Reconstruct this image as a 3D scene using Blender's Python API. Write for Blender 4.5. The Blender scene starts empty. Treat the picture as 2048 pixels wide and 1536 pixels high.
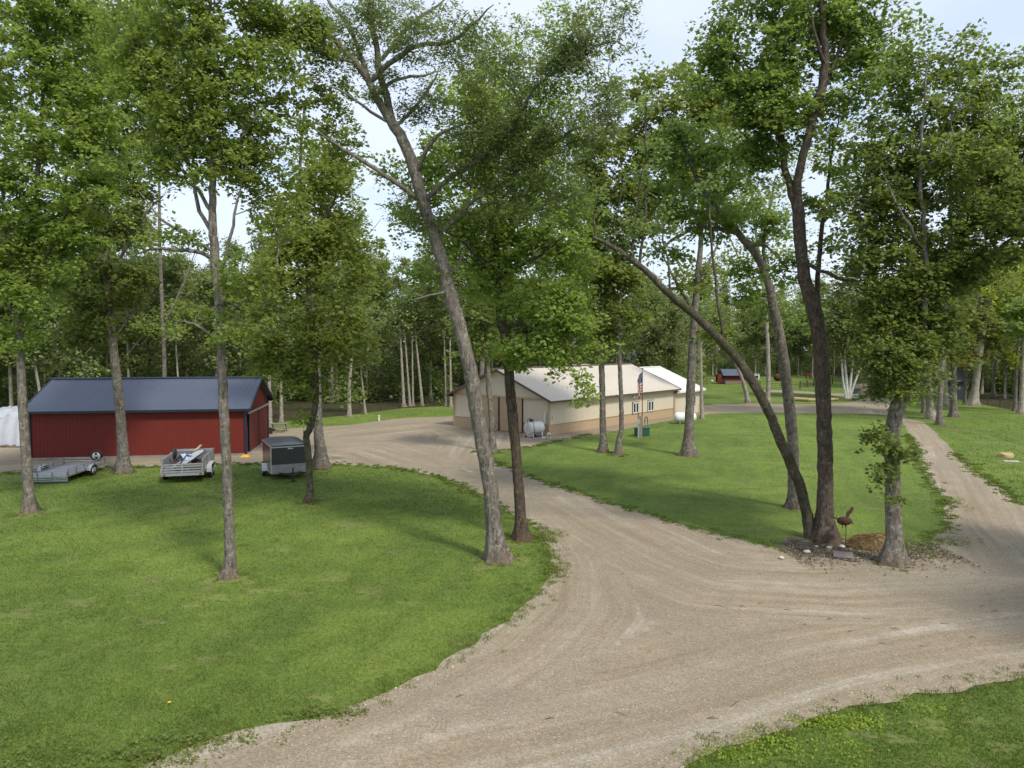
import bpy, math, random
import numpy as np
from mathutils import Vector, Matrix
from mathutils.geometry import delaunay_2d_cdt
R_ = random.Random(7)
S = bpy.context.scene
COL = S.collection
# ------------------------------------------------------------------ camera
CAMH, FPX, HORIZON = 7.6, 1420.0, 690.0
TH = math.atan((768.0 - HORIZON) / FPX)
cam_d = bpy.data.cameras.new("camera"); cam = bpy.data.objects.new("camera", cam_d); COL.objects.link(cam)
cam.location = (0, 0, CAMH); cam.rotation_euler = (math.pi / 2 - TH, 0, 0)
cam_d.sensor_width = 36; cam_d.lens = 36 * FPX / 2048; cam_d.clip_end = 3000; cam_d.clip_start = 0.3
S.camera = cam
# ------------------------------------------------------------------ light
SUN_EL, SUN_AZ = math.radians(49), math.radians(144)      # azimuth clockwise from +Y: behind the camera, to the right
w = bpy.data.worlds.new("World"); S.world = w; w.use_nodes = True
nt = w.node_tree; nt.nodes.clear()
def wn(t, **k):
    n = nt.nodes.new(t)
    for a, b in k.items(): setattr(n, a, b)
    return n
out = wn('ShaderNodeOutputWorld'); bg = wn('ShaderNodeBackground'); sky = wn('ShaderNodeTexSky')
sky.sky_type = 'NISHITA'; sky.sun_disc = False; sky.sun_elevation = SUN_EL; sky.sun_rotation = SUN_AZ
sky.air_density = 1.0; sky.dust_density = 2.0; sky.ozone_density = 1.0
tc = wn('ShaderNodeTexCoord'); sep = wn('ShaderNodeSeparateXYZ'); nt.links.new(tc.outputs['Generated'], sep.inputs[0])
mx = wn('ShaderNodeMath', operation='ADD'); nt.links.new(sep.outputs[2], mx.inputs[0]); mx.inputs[1].default_value = 0.12
d1 = wn('ShaderNodeMath', operation='DIVIDE'); nt.links.new(sep.outputs[0], d1.inputs[0]); nt.links.new(mx.outputs[0], d1.inputs[1])
d2 = wn('ShaderNodeMath', operation='DIVIDE'); nt.links.new(sep.outputs[1], d2.inputs[0]); nt.links.new(mx.outputs[0], d2.inputs[1])
cmb = wn('ShaderNodeCombineXYZ'); nt.links.new(d1.outputs[0], cmb.inputs[0]); nt.links.new(d2.outputs[0], cmb.inputs[1])
cn = wn('ShaderNodeTexNoise'); cn.inputs['Scale'].default_value = 0.8; cn.inputs['Detail'].default_value = 6; cn.inputs['Distortion'].default_value = 0.6
nt.links.new(cmb.outputs[0], cn.inputs['Vector'])
cr = wn('ShaderNodeValToRGB'); nt.links.new(cn.outputs['Fac'], cr.inputs[0])
cr.color_ramp.elements[0].position = 0.36; cr.color_ramp.elements[0].color = (.55, .55, .55, 1)
cr.color_ramp.elements[1].position = 0.62; cr.color_ramp.elements[1].color = (.97, .97, .97, 1)
mix = wn('ShaderNodeMixRGB'); nt.links.new(cr.outputs[0], mix.inputs[0]); nt.links.new(sky.outputs[0], mix.inputs[1])
mix.inputs[2].default_value = (4.0, 4.4, 5.2, 1)
nt.links.new(mix.outputs[0], bg.inputs[0]); bg.inputs[1].default_value = 0.15
nt.links.new(bg.outputs[0], out.inputs[0])
sl = bpy.data.lights.new("sun", 'SUN'); so = bpy.data.objects.new("sun", sl); COL.objects.link(so)
sl.energy = 2.3; sl.angle = math.radians(9); sl.color = (1, .94, .83)
so.rotation_euler = Vector((math.sin(SUN_AZ) * math.cos(SUN_EL), math.cos(SUN_AZ) * math.cos(SUN_EL), math.sin(SUN_EL))).to_track_quat('Z', 'Y').to_euler()
S.view_settings.view_transform = 'Standard'; S.view_settings.look = 'None'; S.view_settings.gamma = 1
S.view_settings.use_curve_mapping = False; S.view_settings.exposure = 0.62
S.render.engine = 'CYCLES'; S.cycles.max_bounces = 8; S.cycles.diffuse_bounces = 5; S.cycles.transmission_bounces = 4
S.cycles.caustics_reflective = False; S.cycles.caustics_refractive = False

# ------------------------------------------------------------------ helpers
def ray(px, py):
    u, v = (px - 1024) / FPX, (768 - py) / FPX
    return np.array([u, math.cos(TH) + v * math.sin(TH), v * math.cos(TH) - math.sin(TH)])
def G(px, py, z=0.0):                       # ground point seen at a photo pixel
    r = ray(px, py); t = (z - CAMH) / r[2]; return np.array([0, 0, CAMH]) + r * t
def AT(px, py, Y):                          # point at distance Y seen at a photo pixel
    r = ray(px, py); return np.array([0, 0, CAMH]) + r * (Y / r[1])
def tag(o, label=None, cat=None, group=None, kind=None):
    if label: o['label'] = label
    if cat: o['category'] = cat
    if group: o['group'] = group
    if kind: o['kind'] = kind
    return o
def empty(name, loc=(0, 0, 0), rz=0.0, label=None, cat=None, group=None):
    o = bpy.data.objects.new(name, None); COL.objects.link(o); o.location = tuple(loc); o.rotation_euler = (0, 0, rz)
    o.empty_display_size = .2
    return tag(o, label, cat, group)
def obj(name, me, mat=None, parent=None):
    o = bpy.data.objects.new(name, me); COL.objects.link(o)
    if mat is not None and not me.materials: me.materials.append(mat)
    if parent is not None: o.parent = parent
    return o
def mesh_np(name, V, F, smooth=False):
    V = np.asarray(V, np.float32); F = np.asarray(F, np.int32); k = F.shape[1]
    me = bpy.data.meshes.new(name)
    me.vertices.add(len(V)); me.vertices.foreach_set('co', V.ravel())
    me.loops.add(F.size); me.loops.foreach_set('vertex_index', F.ravel())
    me.polygons.add(len(F)); me.polygons.foreach_set('loop_start', np.arange(0, F.size, k, dtype=np.int32))
    try: me.polygons.foreach_set('loop_total', np.full(len(F), k, np.int32))
    except Exception: pass
    if smooth: me.polygons.foreach_set('use_smooth', np.ones(len(F), bool))
    me.update(calc_edges=True)
    return me
class MB:
    """collects simple solids and links them as one mesh object"""
    def __init__(s): s.v = []; s.f = []
    def add(s, V, F):
        n = len(s.v); s.v += [tuple(map(float, p)) for p in V]; s.f += [tuple(i + n for i in f) for f in F]; return s
    def box(s, c, d, rot=None):
        x, y, z = [k / 2 for k in d]
        P = [Vector(p) for p in ((-x,-y,-z),(x,-y,-z),(x,y,-z),(-x,y,-z),(-x,-y,z),(x,-y,z),(x,y,z),(-x,y,z))]
        if rot is not None: P = [rot @ p for p in P]
        return s.add([p + Vector(c) for p in P], [(0,3,2,1),(4,5,6,7),(0,1,5,4),(1,2,6,5),(2,3,7,6),(3,0,4,7)])
    def bar(s, a, b, w, h=None):
        a, b = Vector(a), Vector(b); d = b - a; h = h or w
        q = d.to_track_quat('Z', 'Y') if abs(d.normalized().z) < .99 else Vector((0, 0, 1)).to_track_quat('Z', 'Y')
        return s.box((a + b) / 2, (w, h, d.length), q.to_matrix())
    def tube(s, pts, r, n=8, caps=True):
        pts = [Vector(p) for p in pts]; rr = r if hasattr(r, '__len__') else [r] * len(pts)
        V = []; F = []
        up = Vector((0, 0, 1)); d0 = (pts[-1] - pts[0]).normalized()
        if abs(d0.z) > .9: up = Vector((1, 0, 0))
        for i, p in enumerate(pts):
            d = (pts[min(i + 1, len(pts) - 1)] - pts[max(i - 1, 0)]).normalized()
            a = d.cross(up).normalized(); b = a.cross(d)
            for k in range(n):
                t = 2 * math.pi * k / n; V.append(p + (a * math.cos(t) + b * math.sin(t)) * rr[i])
        for i in range(len(pts) - 1):
            for k in range(n):
                F.append((i * n + k, i * n + (k + 1) % n, (i + 1) * n + (k + 1) % n, (i + 1) * n + k))
        if caps: F.append(tuple(range(n))[::-1]); F.append(tuple((len(pts) - 1) * n + k for k in range(n)))
        return s.add(V, F)
    def lathe(s, c, axis, prof, n=20):      # prof: (distance along the axis, radius)
        c = Vector(c); ax = Vector(axis).normalized()
        return s.tube([c + ax * t for t, r in prof], [r for t, r in prof], n)
    def blob(s, c, r, rng, seg=10, rough=.15, flat=0.0):
        V = []; F = []; m = seg // 2 + 2; c = Vector(c)
        for i in range(m):
            ph = math.pi * i / (m - 1)
            for k in range(seg):
                t = 2 * math.pi * k / seg; q = 1 + rng.uniform(-rough, rough) if 0 < i < m - 1 else 1
                V.append((c[0] + r[0] * q * math.sin(ph) * math.cos(t), c[1] + r[1] * q * math.sin(ph) * math.sin(t), max(c[2] + r[2] * q * math.cos(ph), flat)))
        for i in range(m - 1):
            for k in range(seg):
                F.append((i * seg + k, (i + 1) * seg + k, (i + 1) * seg + (k + 1) % seg, i * seg + (k + 1) % seg))
        return s.add(V, F)
    def build(s, name, mat, parent=None, smooth=False, bevel=0):
        me = bpy.data.meshes.new(name); me.from_pydata(s.v, [], s.f); me.update()
        if smooth:
            for p in me.polygons: p.use_smooth = True
        o = obj(name, me, mat, parent)
        if bevel:
            m = o.modifiers.new('bevel', 'BEVEL'); m.width = bevel; m.segments = 2; m.limit_method = 'ANGLE'
        return o
# ------------------------------------------------------------------ materials
class NT:
    def __init__(s, name):
        s.m = bpy.data.materials.new(name); s.m.use_nodes = True; s.t = s.m.node_tree; s.t.nodes.clear()
        s.o = s.n('ShaderNodeOutputMaterial')
    def n(s, t, **k):
        x = s.t.nodes.new(t)
        for a, b in k.items(): setattr(x, a, b)
        return x
    def l(s, a, b): s.t.links.new(a, b)
    def put(s, sock, v):
        if hasattr(v, 'links'): s.l(v, sock)
        elif isinstance(v, (tuple, list)) and len(v) == 3 and sock.type == 'RGBA': sock.default_value = (*v, 1)
        else: sock.default_value = v
    def pos(s, kind='world', scale=(1, 1, 1)):
        if kind == 'world': c = s.n('ShaderNodeNewGeometry').outputs['Position']
        else: c = s.n('ShaderNodeTexCoord').outputs['Object']
        m = s.n('ShaderNodeMapping'); m.inputs['Scale'].default_value = scale; s.l(c, m.inputs[0]); return m.outputs[0]
    def noise(s, vec, scale, detail=4, rough=.55, dist=0):
        x = s.n('ShaderNodeTexNoise'); s.l(vec, x.inputs['Vector']); x.inputs['Scale'].default_value = scale
        x.inputs['Detail'].default_value = detail; x.inputs['Roughness'].default_value = rough; x.inputs['Distortion'].default_value = dist
        return x.outputs['Fac']
    def voro(s, vec, scale, feature='F1'):
        x = s.n('ShaderNodeTexVoronoi', feature=feature); s.l(vec, x.inputs['Vector']); x.inputs['Scale'].default_value = scale; return x
    def ramp(s, fac, stops):
        x = s.n('ShaderNodeValToRGB'); s.l(fac, x.inputs[0]); e = x.color_ramp.elements
        while len(e) < len(stops): e.new(0.5)
        for k, (p, c) in enumerate(stops):
            e[k].position = p; e[k].color = (*c, 1) if isinstance(c, (tuple, list)) else (c, c, c, 1)
        return x.outputs[0]
    def mix(s, f, a, b, mode='MIX'):
        x = s.n('ShaderNodeMixRGB', blend_type=mode); s.put(x.inputs[0], f); s.put(x.inputs[1], a); s.put(x.inputs[2], b); return x.outputs[0]
    def math(s, op, a, b=0.0):
        x = s.n('ShaderNodeMath', operation=op); s.put(x.inputs[0], a); s.put(x.inputs[1], b); return x.outputs[0]
    def bump(s, h, strength=.5, dist=.05):
        x = s.n('ShaderNodeBump'); s.l(h, x.inputs['Height']); x.inputs['Strength'].default_value = strength; x.inputs['Distance'].default_value = dist; return x.outputs[0]
    def pbr(s, col, rough=.8, metal=0, normal=None, spec=None):
        b = s.n('ShaderNodeBsdfPrincipled'); s.put(b.inputs['Base Color'], col); s.put(b.inputs['Roughness'], rough); b.inputs['Metallic'].default_value = metal
        if normal is not None: s.l(normal, b.inputs['Normal'])
        if spec is not None: b.inputs['Specular IOR Level'].default_value = spec
        s.l(b.outputs[0], s.o.inputs[0]); return b
def simple(name, c, rough=.6, metal=0, var=.12, scale=3, bump=0.0, spec=None):
    t = NT(name); p = t.pos('obj'); n = t.noise(p, scale, 5)
    lo = tuple(k * (1 - var) for k in c); hi = tuple(min(1, k * (1 + var)) for k in c)
    c2 = t.ramp(n, [(.3, lo), (.7, hi)])
    t.pbr(c2, rough, metal, t.bump(t.noise(p, scale * 8, 4), bump, .01) if bump else None, spec); return t.m
def bark(name, dark, light, vs=1.0, mossy=0.0, birch=False):
    t = NT(name); p = t.pos('obj', (1, 1, .22)); q = t.pos('obj')
    if birch:
        p = t.pos('obj', (1, 1, 5)); n = t.noise(p, 3.2, 3, .6)
        c = t.ramp(n, [(.0, dark), (.33, dark), (.40, light), (1, light)])
        c = t.mix(t.ramp(t.noise(q, 1.5), [(.4, 0.), (.75, .4)]), c, (.45, .38, .3)); t.pbr(c, .7); return t.m
    f1 = t.noise(t.pos('obj', (1, 1, .16)), 17 * vs, 5, .75, .3); f2 = t.noise(t.pos('obj', (1, 1, .5)), 6 * vs, 5, .7); n2 = t.noise(q, 1.3, 4); n3 = t.noise(q, 7, 5, .7)
    h = t.mix(.4, f1, f2)
    c = t.ramp(h, [(.40, dark), (.50, tuple((a + b) / 2 for a, b in zip(dark, light))), (.62, light)])
    c = t.mix(t.ramp(n3, [(.54, 0.), (.62, .65)]), c, tuple(min(.6, k * 1.55) for k in light))
    c = t.mix(t.ramp(n2, [(.5, 0.), (.62, .5)]), c, tuple(k * .5 for k in light))
    sz = t.n('ShaderNodeSeparateXYZ'); t.l(q, sz.inputs[0]); c = t.mix(t.ramp(t.math('ADD', sz.outputs[2], t.math('MULTIPLY', n3, .8)), [(.35, .6), (.9, 0.)]), c, (.12, .075, .048))
    if mossy: c = t.mix(t.math('MULTIPLY', t.ramp(t.noise(q, 1.7, 4), [(.5, 0.), (.62, 1.)]), mossy), c, (.045, .05, .02))
    t.pbr(c, .95, 0, t.bump(h, .9, .03), .2); return t.m
def leafmat(name, a, b, c, trans=.6):
    t = NT(name); g = t.n('ShaderNodeNewGeometry'); r = g.outputs['Random Per Island']
    col = t.ramp(r, [(.0, a), (.5, b), (1., c)])
    n = t.noise(t.pos('world'), .45, 3, .5); col = t.mix(t.ramp(n, [(.36, 0.), (.64, .5)]), col, c)
    oi = t.n('ShaderNodeObjectInfo').outputs['Random']
    hs = t.n('ShaderNodeHueSaturation'); t.l(col, hs.inputs['Color']); t.l(t.math('ADD', t.math('MULTIPLY', oi, .02), .49), hs.inputs['Hue'])
    t.l(t.math('ADD', t.math('MULTIPLY', oi, .35), .85), hs.inputs['Value']); col = hs.outputs[0]
    d = t.n('ShaderNodeBsdfPrincipled'); t.l(col, d.inputs['Base Color']); d.inputs['Roughness'].default_value = .5; d.inputs['Specular IOR Level'].default_value = .35
    tr = t.n('ShaderNodeBsdfTranslucent'); t.l(t.mix(1.0, col, (1.2, 1.22, .78), 'MULTIPLY'), tr.inputs[0])
    m = t.n('ShaderNodeMixShader'); m.inputs[0].default_value = trans; t.l(d.outputs[0], m.inputs[1]); t.l(tr.outputs[0], m.inputs[2]); t.l(m.outputs[0], t.o.inputs[0])
    return t.m
M = {}
M['bark'] = bark('grey_bark', (.055, .047, .038), (.235, .21, .175))
M['bark_dark'] = bark('dark_bark', (.028, .022, .016), (.115, .09, .065), 1.2)
M['bark_brown'] = bark('brown_bark', (.036, .027, .02), (.135, .108, .085), 1.1)
M['bark_pale'] = bark('pale_bark', (.16, .14, .11), (.38, .345, .29))
M['bark_moss'] = bark('mossy_bark', (.03, .026, .018), (.13, .115, .085), 1, .8)
M['bark_lichen'] = bark('lichen_bark', (.05, .043, .034), (.235, .215, .18), .9)
M['birch'] = bark('birch_bark', (.03, .028, .025), (.72, .70, .65), birch=True)
M['leaf'] = leafmat('maple_leaf', (.145, .200, .058), (.215, .285, .076), (.310, .370, .100))
M['leaf_lime'] = leafmat('lime_leaf', (.22, .29, .035), (.30, .37, .045), (.36, .42, .06))
M['leaf_blue'] = leafmat('locust_leaf', (.130, .180, .084), (.185, .240, .104), (.245, .300, .118))
M['leaf_dark'] = leafmat('oak_leaf', (.108, .158, .050), (.166, .226, .066), (.245, .305, .086))
M['leaf_far'] = leafmat('forest_leaf', (.130, .172, .070), (.180, .232, .088), (.240, .290, .100), .4)
M['leaf_olive'] = leafmat('olive_leaf', (.14, .165, .062), (.18, .215, .075), (.23, .26, .08))
M['leaf_orange'] = leafmat('orange_leaf', (.32, .14, .03), (.42, .2, .04), (.32, .24, .05))
def grass_col(t):
    p = t.pos('world'); a = t.noise(p, .11, 3, .5, .6); b = t.noise(p, .7, 5, .6, .4); c = t.noise(t.pos('world', (1, 1, 1)), 9, 5, .7)
    col = t.ramp(a, [(.34, (.112, .160, .034)), (.52, (.152, .212, .042)), (.68, (.205, .262, .054))])
    col = t.mix(t.ramp(b, [(.38, .45), (.58, 0.)]), col, (.075, .125, .026))
    col = t.mix(t.ramp(t.noise(p, 2.3, 4, .6), [(.5, 0.), (.72, .45)]), col, (.235, .265, .07))
    sp = t.n('ShaderNodeSeparateXYZ'); t.l(p, sp.inputs[0])                      # faint mowing stripes
    s = t.math('SINE', t.math('ADD', t.math('MULTIPLY', sp.outputs[0], 3.2), t.math('MULTIPLY', sp.outputs[1], -.95)))
    col = t.mix(t.ramp(t.math('MULTIPLY', t.ramp(s, [(.0, 0.), (1., 1.)]), t.ramp(t.noise(p, .08, 2), [(.45, 0.), (.6, 1.)])), [(.0, 0.), (1., .4)]), col, (.185, .26, .045))
    pn = t.noise(p, .38, 5, .66, .3)                                              # worn, dry patches
    pf = t.math('MULTIPLY', t.ramp(pn, [(.62, 0.), (.68, 1.)]), t.ramp(t.noise(p, 5, 4, .7), [(.4, 0.2), (.6, 1.)]))
    col = t.mix(t.math('MULTIPLY', pf, .75), col, (.245, .195, .12))
    return col, c, pf
t = NT('lawn_grass'); col, c, pf = grass_col(t)
col = t.mix(t.ramp(c, [(.35, .5), (.6, 0.)]), col, (.055, .085, .02))
t.pbr(col, .95, 0, t.bump(c, .7, .06), .15); M['grass'] = t.m
t = NT('grass_blades'); col, c, pf = grass_col(t); r = t.n('ShaderNodeNewGeometry').outputs['Random Per Island']
col = t.mix(1., col, t.ramp(r, [(0., (.75, .78, .7)), (.6, (1.1, 1.1, 1.05)), (1., (1.5, 1.35, 1.5))]), 'MULTIPLY')
d = t.n('ShaderNodeBsdfDiffuse'); t.l(col, d.inputs[0]); tr = t.n('ShaderNodeBsdfTranslucent'); t.l(col, tr.inputs[0])
m = t.n('ShaderNodeMixShader'); m.inputs[0].default_value = .35; t.l(d.outputs[0], m.inputs[1]); t.l(tr.outputs[0], m.inputs[2]); t.l(m.outputs[0], t.o.inputs[0]); M['blades'] = t.m
# gravel: pale crushed limestone, packed tan wheel tracks, loose pale ridges between them
t = NT('gravel'); p = t.pos('world')
at = t.n('ShaderNodeAttribute', attribute_name='track'); at2 = at.outputs['Vector']
fine = t.noise(p, 26, 3, .8); vor = t.voro(p, 30).outputs['Color']; mid = t.noise(p, 1.3, 5, .65); big = t.noise(p, .16, 4, .6, .5)
mp = t.n('ShaderNodeMapping'); t.l(at2, mp.inputs[0]); mp.inputs['Scale'].default_value = (1.15, .05, 1); st = t.noise(mp.outputs[0], 1.0, 5, .62, .35)
mp2 = t.n('ShaderNodeMapping'); t.l(at2, mp2.inputs[0]); mp2.inputs['Scale'].default_value = (3.6, .11, 1); st2 = t.noise(mp2.outputs[0], 1.0, 4, .6, .2)
col = t.ramp(st, [(.36, (.225, .172, .108)), (.5, (.300, .240, .160)), (.575, (.355, .300, .220)), (.64, (.485, .435, .355))])
col = t.mix(.45, col, t.ramp(st2, [(.38, (.25, .195, .127)), (.62, (.39, .340, .26))]))
col = t.mix(t.ramp(mid, [(.35, .45), (.6, 0.)]), col, (.22, .182, .128))
col = t.mix(t.ramp(big, [(.38, .55), (.6, 0.)]), col, (.235, .198, .142))
sepv = t.n('ShaderNodeSeparateColor'); t.l(vor, sepv.inputs[0])
col = t.mix(1., col, t.ramp(sepv.outputs[0], [(0., .78), (.5, 1.0), (1., 1.2)]), 'MULTIPLY')
col = t.mix(t.ramp(t.noise(p, 3.1, 3, .7), [(.66, 0.), (.72, .6)]), col, (.16, .13, .095))
t.pbr(col, .95, 0, t.bump(t.mix(.5, fine, st), .6, .03), .2); M['gravel'] = t.m
t = NT('forest_litter'); p = t.pos('world'); n = t.noise(p, 1.2, 6, .7); n2 = t.noise(p, .12, 3)
col = t.ramp(n, [(.35, (.028, .026, .014)), (.65, (.085, .068, .04))]); col = t.mix(t.ramp(n2, [(.45, 0.), (.6, .6)]), col, (.05, .08, .02))
t.pbr(col, 1, 0, t.bump(n, .8, .1), .1); M['litter'] = t.m
M['dirt'] = simple('bare_dirt', (.12, .095, .065), .95, var=.4, scale=2.5, bump=.8)
t = NT('leafy_soil'); p = t.pos('world'); n = t.noise(p, 2.2, 6, .75); n2 = t.noise(p, 14, 4, .8)
col = t.ramp(n, [(.36, (.085, .07, .045)), (.5, (.19, .155, .11)), (.62, (.33, .285, .215))]); col = t.mix(t.ramp(n2, [(.4, .6), (.6, 0.)]), col, (.06, .055, .03))
t.pbr(col, 1, 0, t.bump(n2, .8, .04), .1); M['mulch'] = t.m
M['red'] = simple('red_metal_siding', (.135, .011, .004), .72, var=.08, scale=.4)
M['navy'] = simple('blue_grey_metal_roof', (.075, .090, .130), .45, .1, .06, .5)
M['navytrim'] = simple('dark_blue_trim', (.012, .018, .035), .4)
M['cream'] = simple('cream_metal_siding', (.56, .50, .385), .5, var=.05, scale=.5)
M['tan'] = simple('tan_metal_siding', (.42, .305, .19), .5, var=.06, scale=.5)
M['tanroof'] = simple('sandstone_metal_roof', (.52, .465, .385), .42, var=.07, scale=.35)
M['whiteroof'] = simple('white_metal_roof', (.72, .69, .64), .4, var=.05, scale=.4)
M['brown'] = simple('brown_trim', (.10, .062, .048), .5)
M['white'] = simple('white_paint', (.66, .66, .64), .4, var=.04)
M['alu'] = simple('aluminium', (.50, .51, .52), .42, .7, .12, 4)
M['steel'] = simple('dull_steel', (.28, .28, .28), .5, .6, .2, 4)
M['black'] = simple('black_rubber', (.02, .02, .02), .8)
M['blackmetal'] = simple('black_metal', (.025, .027, .03), .4, .2)
M['charcoal'] = simple('charcoal_panel', (.045, .05, .052), .32, .3, .1)
M['glass'] = simple('dark_glass', (.03, .035, .04), .08)
M['green'] = simple('dark_green_paint', (.012, .07, .05), .5)
M['wood'] = simple('weathered_wood', (.22, .19, .15), .85, var=.25, scale=6, bump=.4)
M['log'] = simple('cut_wood', (.42, .31, .16), .85, var=.3, scale=6, bump=.4)
M['fence'] = simple('dark_fence_post', (.05, .04, .03), .9)
M['wire'] = simple('fence_wire', (.09, .09, .08), .6, .4)
M['rust'] = simple('rusty_metal', (.075, .034, .022), .85, .2, .35, 8, .5)
M['straw'] = simple('brown_straw', (.22, .15, .065), .98, var=.4, scale=7, bump=1)
M['slab'] = simple('purple_grey_stone', (.19, .155, .155), .85, var=.2, scale=6, bump=.5)
M['stone'] = simple('pale_stone', (.50, .47, .41), .85, var=.2, scale=6, bump=.5)
M['yellow'] = simple('yellow_plastic', (.75, .42, .02), .5)
M['tarp'] = simple('white_tarpaulin', (.36, .375, .41), .6, var=.08, scale=1.5)
M['ltblue'] = simple('pale_blue_plastic', (.35, .48, .62), .4)
M['flagred'] = simple('flag_red', (.42, .03, .04), .8)
M['flagblue'] = simple('flag_blue', (.02, .03, .12), .8)
M['petal'] = simple('yellow_petal', (.8, .55, .02), .7)
M['twig'] = simple('twig_bark', (.09, .065, .045), .9)
# ------------------------------------------------------------------ polygons of the ground plan (traced on the ground)
def poly(pts): return np.array([G(*p)[:2] for p in pts])
def densify(P, step, jit, seed):
    rng = np.random.default_rng(seed); out = []
    n = len(P)
    for i in range(n):                                  # closed Catmull-Rom
        p0, p1, p2, p3 = P[i - 1], P[i], P[(i + 1) % n], P[(i + 2) % n]
        k = max(1, int(np.linalg.norm(p2 - p1) / step / max(1, p1[1] / 30)))
        k = min(k, 160)
        for j in range(k):
            u = j / k
            out.append(.5 * ((2 * p1) + (-p0 + p2) * u + (2 * p0 - 5 * p1 + 4 * p2 - p3) * u * u + (-p0 + 3 * p1 - 3 * p2 + p3) * u ** 3))
    out = np.array(out); a = rng.normal(0, 1, out.shape); s = np.zeros_like(a)
    for k in range(-3, 4): s += np.roll(a, k, 0)
    b = rng.normal(0, 1, out.shape); s2 = np.zeros_like(b)
    for k in range(-9, 10): s2 += np.roll(b, k, 0)
    return out + (a * .5 + s * .3 + s2 * .55) * jit
def inside(P, pts):
    x, y = pts[:, 0], pts[:, 1]; r = np.zeros(len(pts), bool)
    x0, y0 = P[:, 0], P[:, 1]; x1, y1 = np.roll(x0, -1), np.roll(y0, -1)
    bb = (x >= x0.min()) & (x <= x0.max()) & (y >= y0.min()) & (y <= y0.max()); idx = np.nonzero(bb)[0]
    xs, ys = x[idx], y[idx]; q = np.zeros(len(idx), bool)
    for a, b, c, d in zip(x0, y0, x1, y1):
        if b == d: continue
        m = ((b > ys) != (d > ys)); q ^= m & (xs < (c - a) * (ys - b) / (d - b) + a)
    r[idx] = q; return r
def sheet(name, P, z, mat, spacing=None, kind='structure', near=1e9):
    pts = [tuple(p) for p in P]; n = len(pts); edges = [(i, (i + 1) % n) for i in range(n)]
    if spacing:
        lo, hi = P.min(0), P.max(0); g = []
        for y in np.arange(lo[1], hi[1], spacing):
            sp = spacing if y < near else spacing * 3
            if y >= near and int(y / spacing) % 3: continue
            g += [(x, y) for x in np.arange(lo[0], hi[0], sp)]
        g = np.array(g); g = g[inside(P, g)]; pts += [tuple(p) for p in g]
    v, e, f, *_ = delaunay_2d_cdt([Vector(p) for p in pts], edges, [], 1, 1e-5)
    V = np.array([(p[0], p[1], z) for p in v])
    F = np.array([q if True else q for q in f if len(q) == 3])
    ns = V[F[0]]
    me = mesh_np(name, V, F); 
    if me.polygons[0].normal.z < 0: me.flip_normals()
    o = obj(name, me, mat); tag(o, kind=kind); return o, V
DRIVE = densify(poly([(-260,880),(-40,880),(150,865),(420,868),(545,862),(560,858),(700,849),(800,837),(905,833),(960,826),(1400,812),(1420,808),
  (1500,806),(1560,790),(1520,783),(1560,780),(1650,786),(1690,787),(1720,781),(1760,779),(1790,786),(1800,800),(1804,826),(1850,850),(1900,900),(1958,948),(2010,985),(2060,1010),(2300,1060),(2500,1200),(2250,1320),
  (2048,1344),(1950,1366),(1850,1386),(1750,1408),(1650,1440),(1600,1457),(1500,1494),(1385,1536),(1200,1660),(60,1660),(330,1528),(400,1499),(500,1469),
  (600,1444),(700,1414),(820,1369),(900,1334),(960,1300),(1010,1259),(1065,1200),(1098,1150),(1108,1100),(1096,1075),(1050,1044),(1000,1018),(950,991),
  (900,965),(850,950),(790,938),(700,931),(600,926),(450,930),(330,933),(200,938),(100,942),(0,946),(-260,960)]), .4, .075, 1)
ISLE = densify(poly([(950,905),(1000,930),(1060,955),(1150,985),(1250,1016),(1350,1046),(1450,1071),(1530,1089),(1600,1104),(1700,1108),(1800,1106),(1855,1096),
  (1885,1072),(1890,1040),(1872,985),(1843,925),(1818,868),(1795,836),(1750,829),(1600,826),(1500,826),(1415,828),(1345,840),(1250,858),(1170,872),(1100,886),(1040,897),(985,902)]), .5, .05, 2)
ISLE2 = densify(poly([(1380,806),(1500,807),(1600,809),(1680,806),(1706,799),(1650,790),(1560,785),(1470,781),(1380,779)]), .8, .08, 3)
EXTENT = 900
gpts = np.array([(-EXTENT, -60), (EXTENT, -60), (EXTENT, EXTENT), (-EXTENT, EXTENT)], float)
me = mesh_np('ground', [(*p, 0) for p in gpts], [[0, 1, 2, 3]]); o = obj('ground', me, M['grass']); tag(o, kind='structure')
LIT = densify(np.array([(-400, 66), (-60, 66), G(0,852)[:2], G(400,852)[:2], G(560,845)[:2], G(700,830)[:2], G(800,818)[:2], G(905,812)[:2], (0, 92), (14, 104), (30, 132), G(1400,740)[:2], G(1500,738)[:2],G(1600,742)[:2],
  G(1700,757)[:2], G(1780,772)[:2], G(1850,786)[:2], G(1930,800)[:2], G(2000,814)[:2], G(2060,824)[:2], (90, 68), (400, 60), (400, 400), (-400, 400)], float), 2, .12, 5)
sheet('forest_floor', LIT, .012, M['litter'])
TRACKS = [[(2300,1120),(2000,1190),(1700,1205),(1400,1190),(1250,1130),(1130,1060),(1040,1000),(900,930),(760,890),(500,900),(0,920)],
          [(2300,1230),(1900,1270),(1600,1320),(1300,1400),(900,1480),(500,1600)],
          [(900,930),(1040,1000),(1110,1060),(1150,1130),(1140,1220),(1060,1300),(900,1400),(700,1480),(400,1600)],
          [(2250,1180),(2000,1130),(1930,1050),(1900,960),(1840,870),(1790,815),(1650,815),(1500,815),(1380,815)],
          [(900,930),(950,870),(900,850),(700,870)]]
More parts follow.
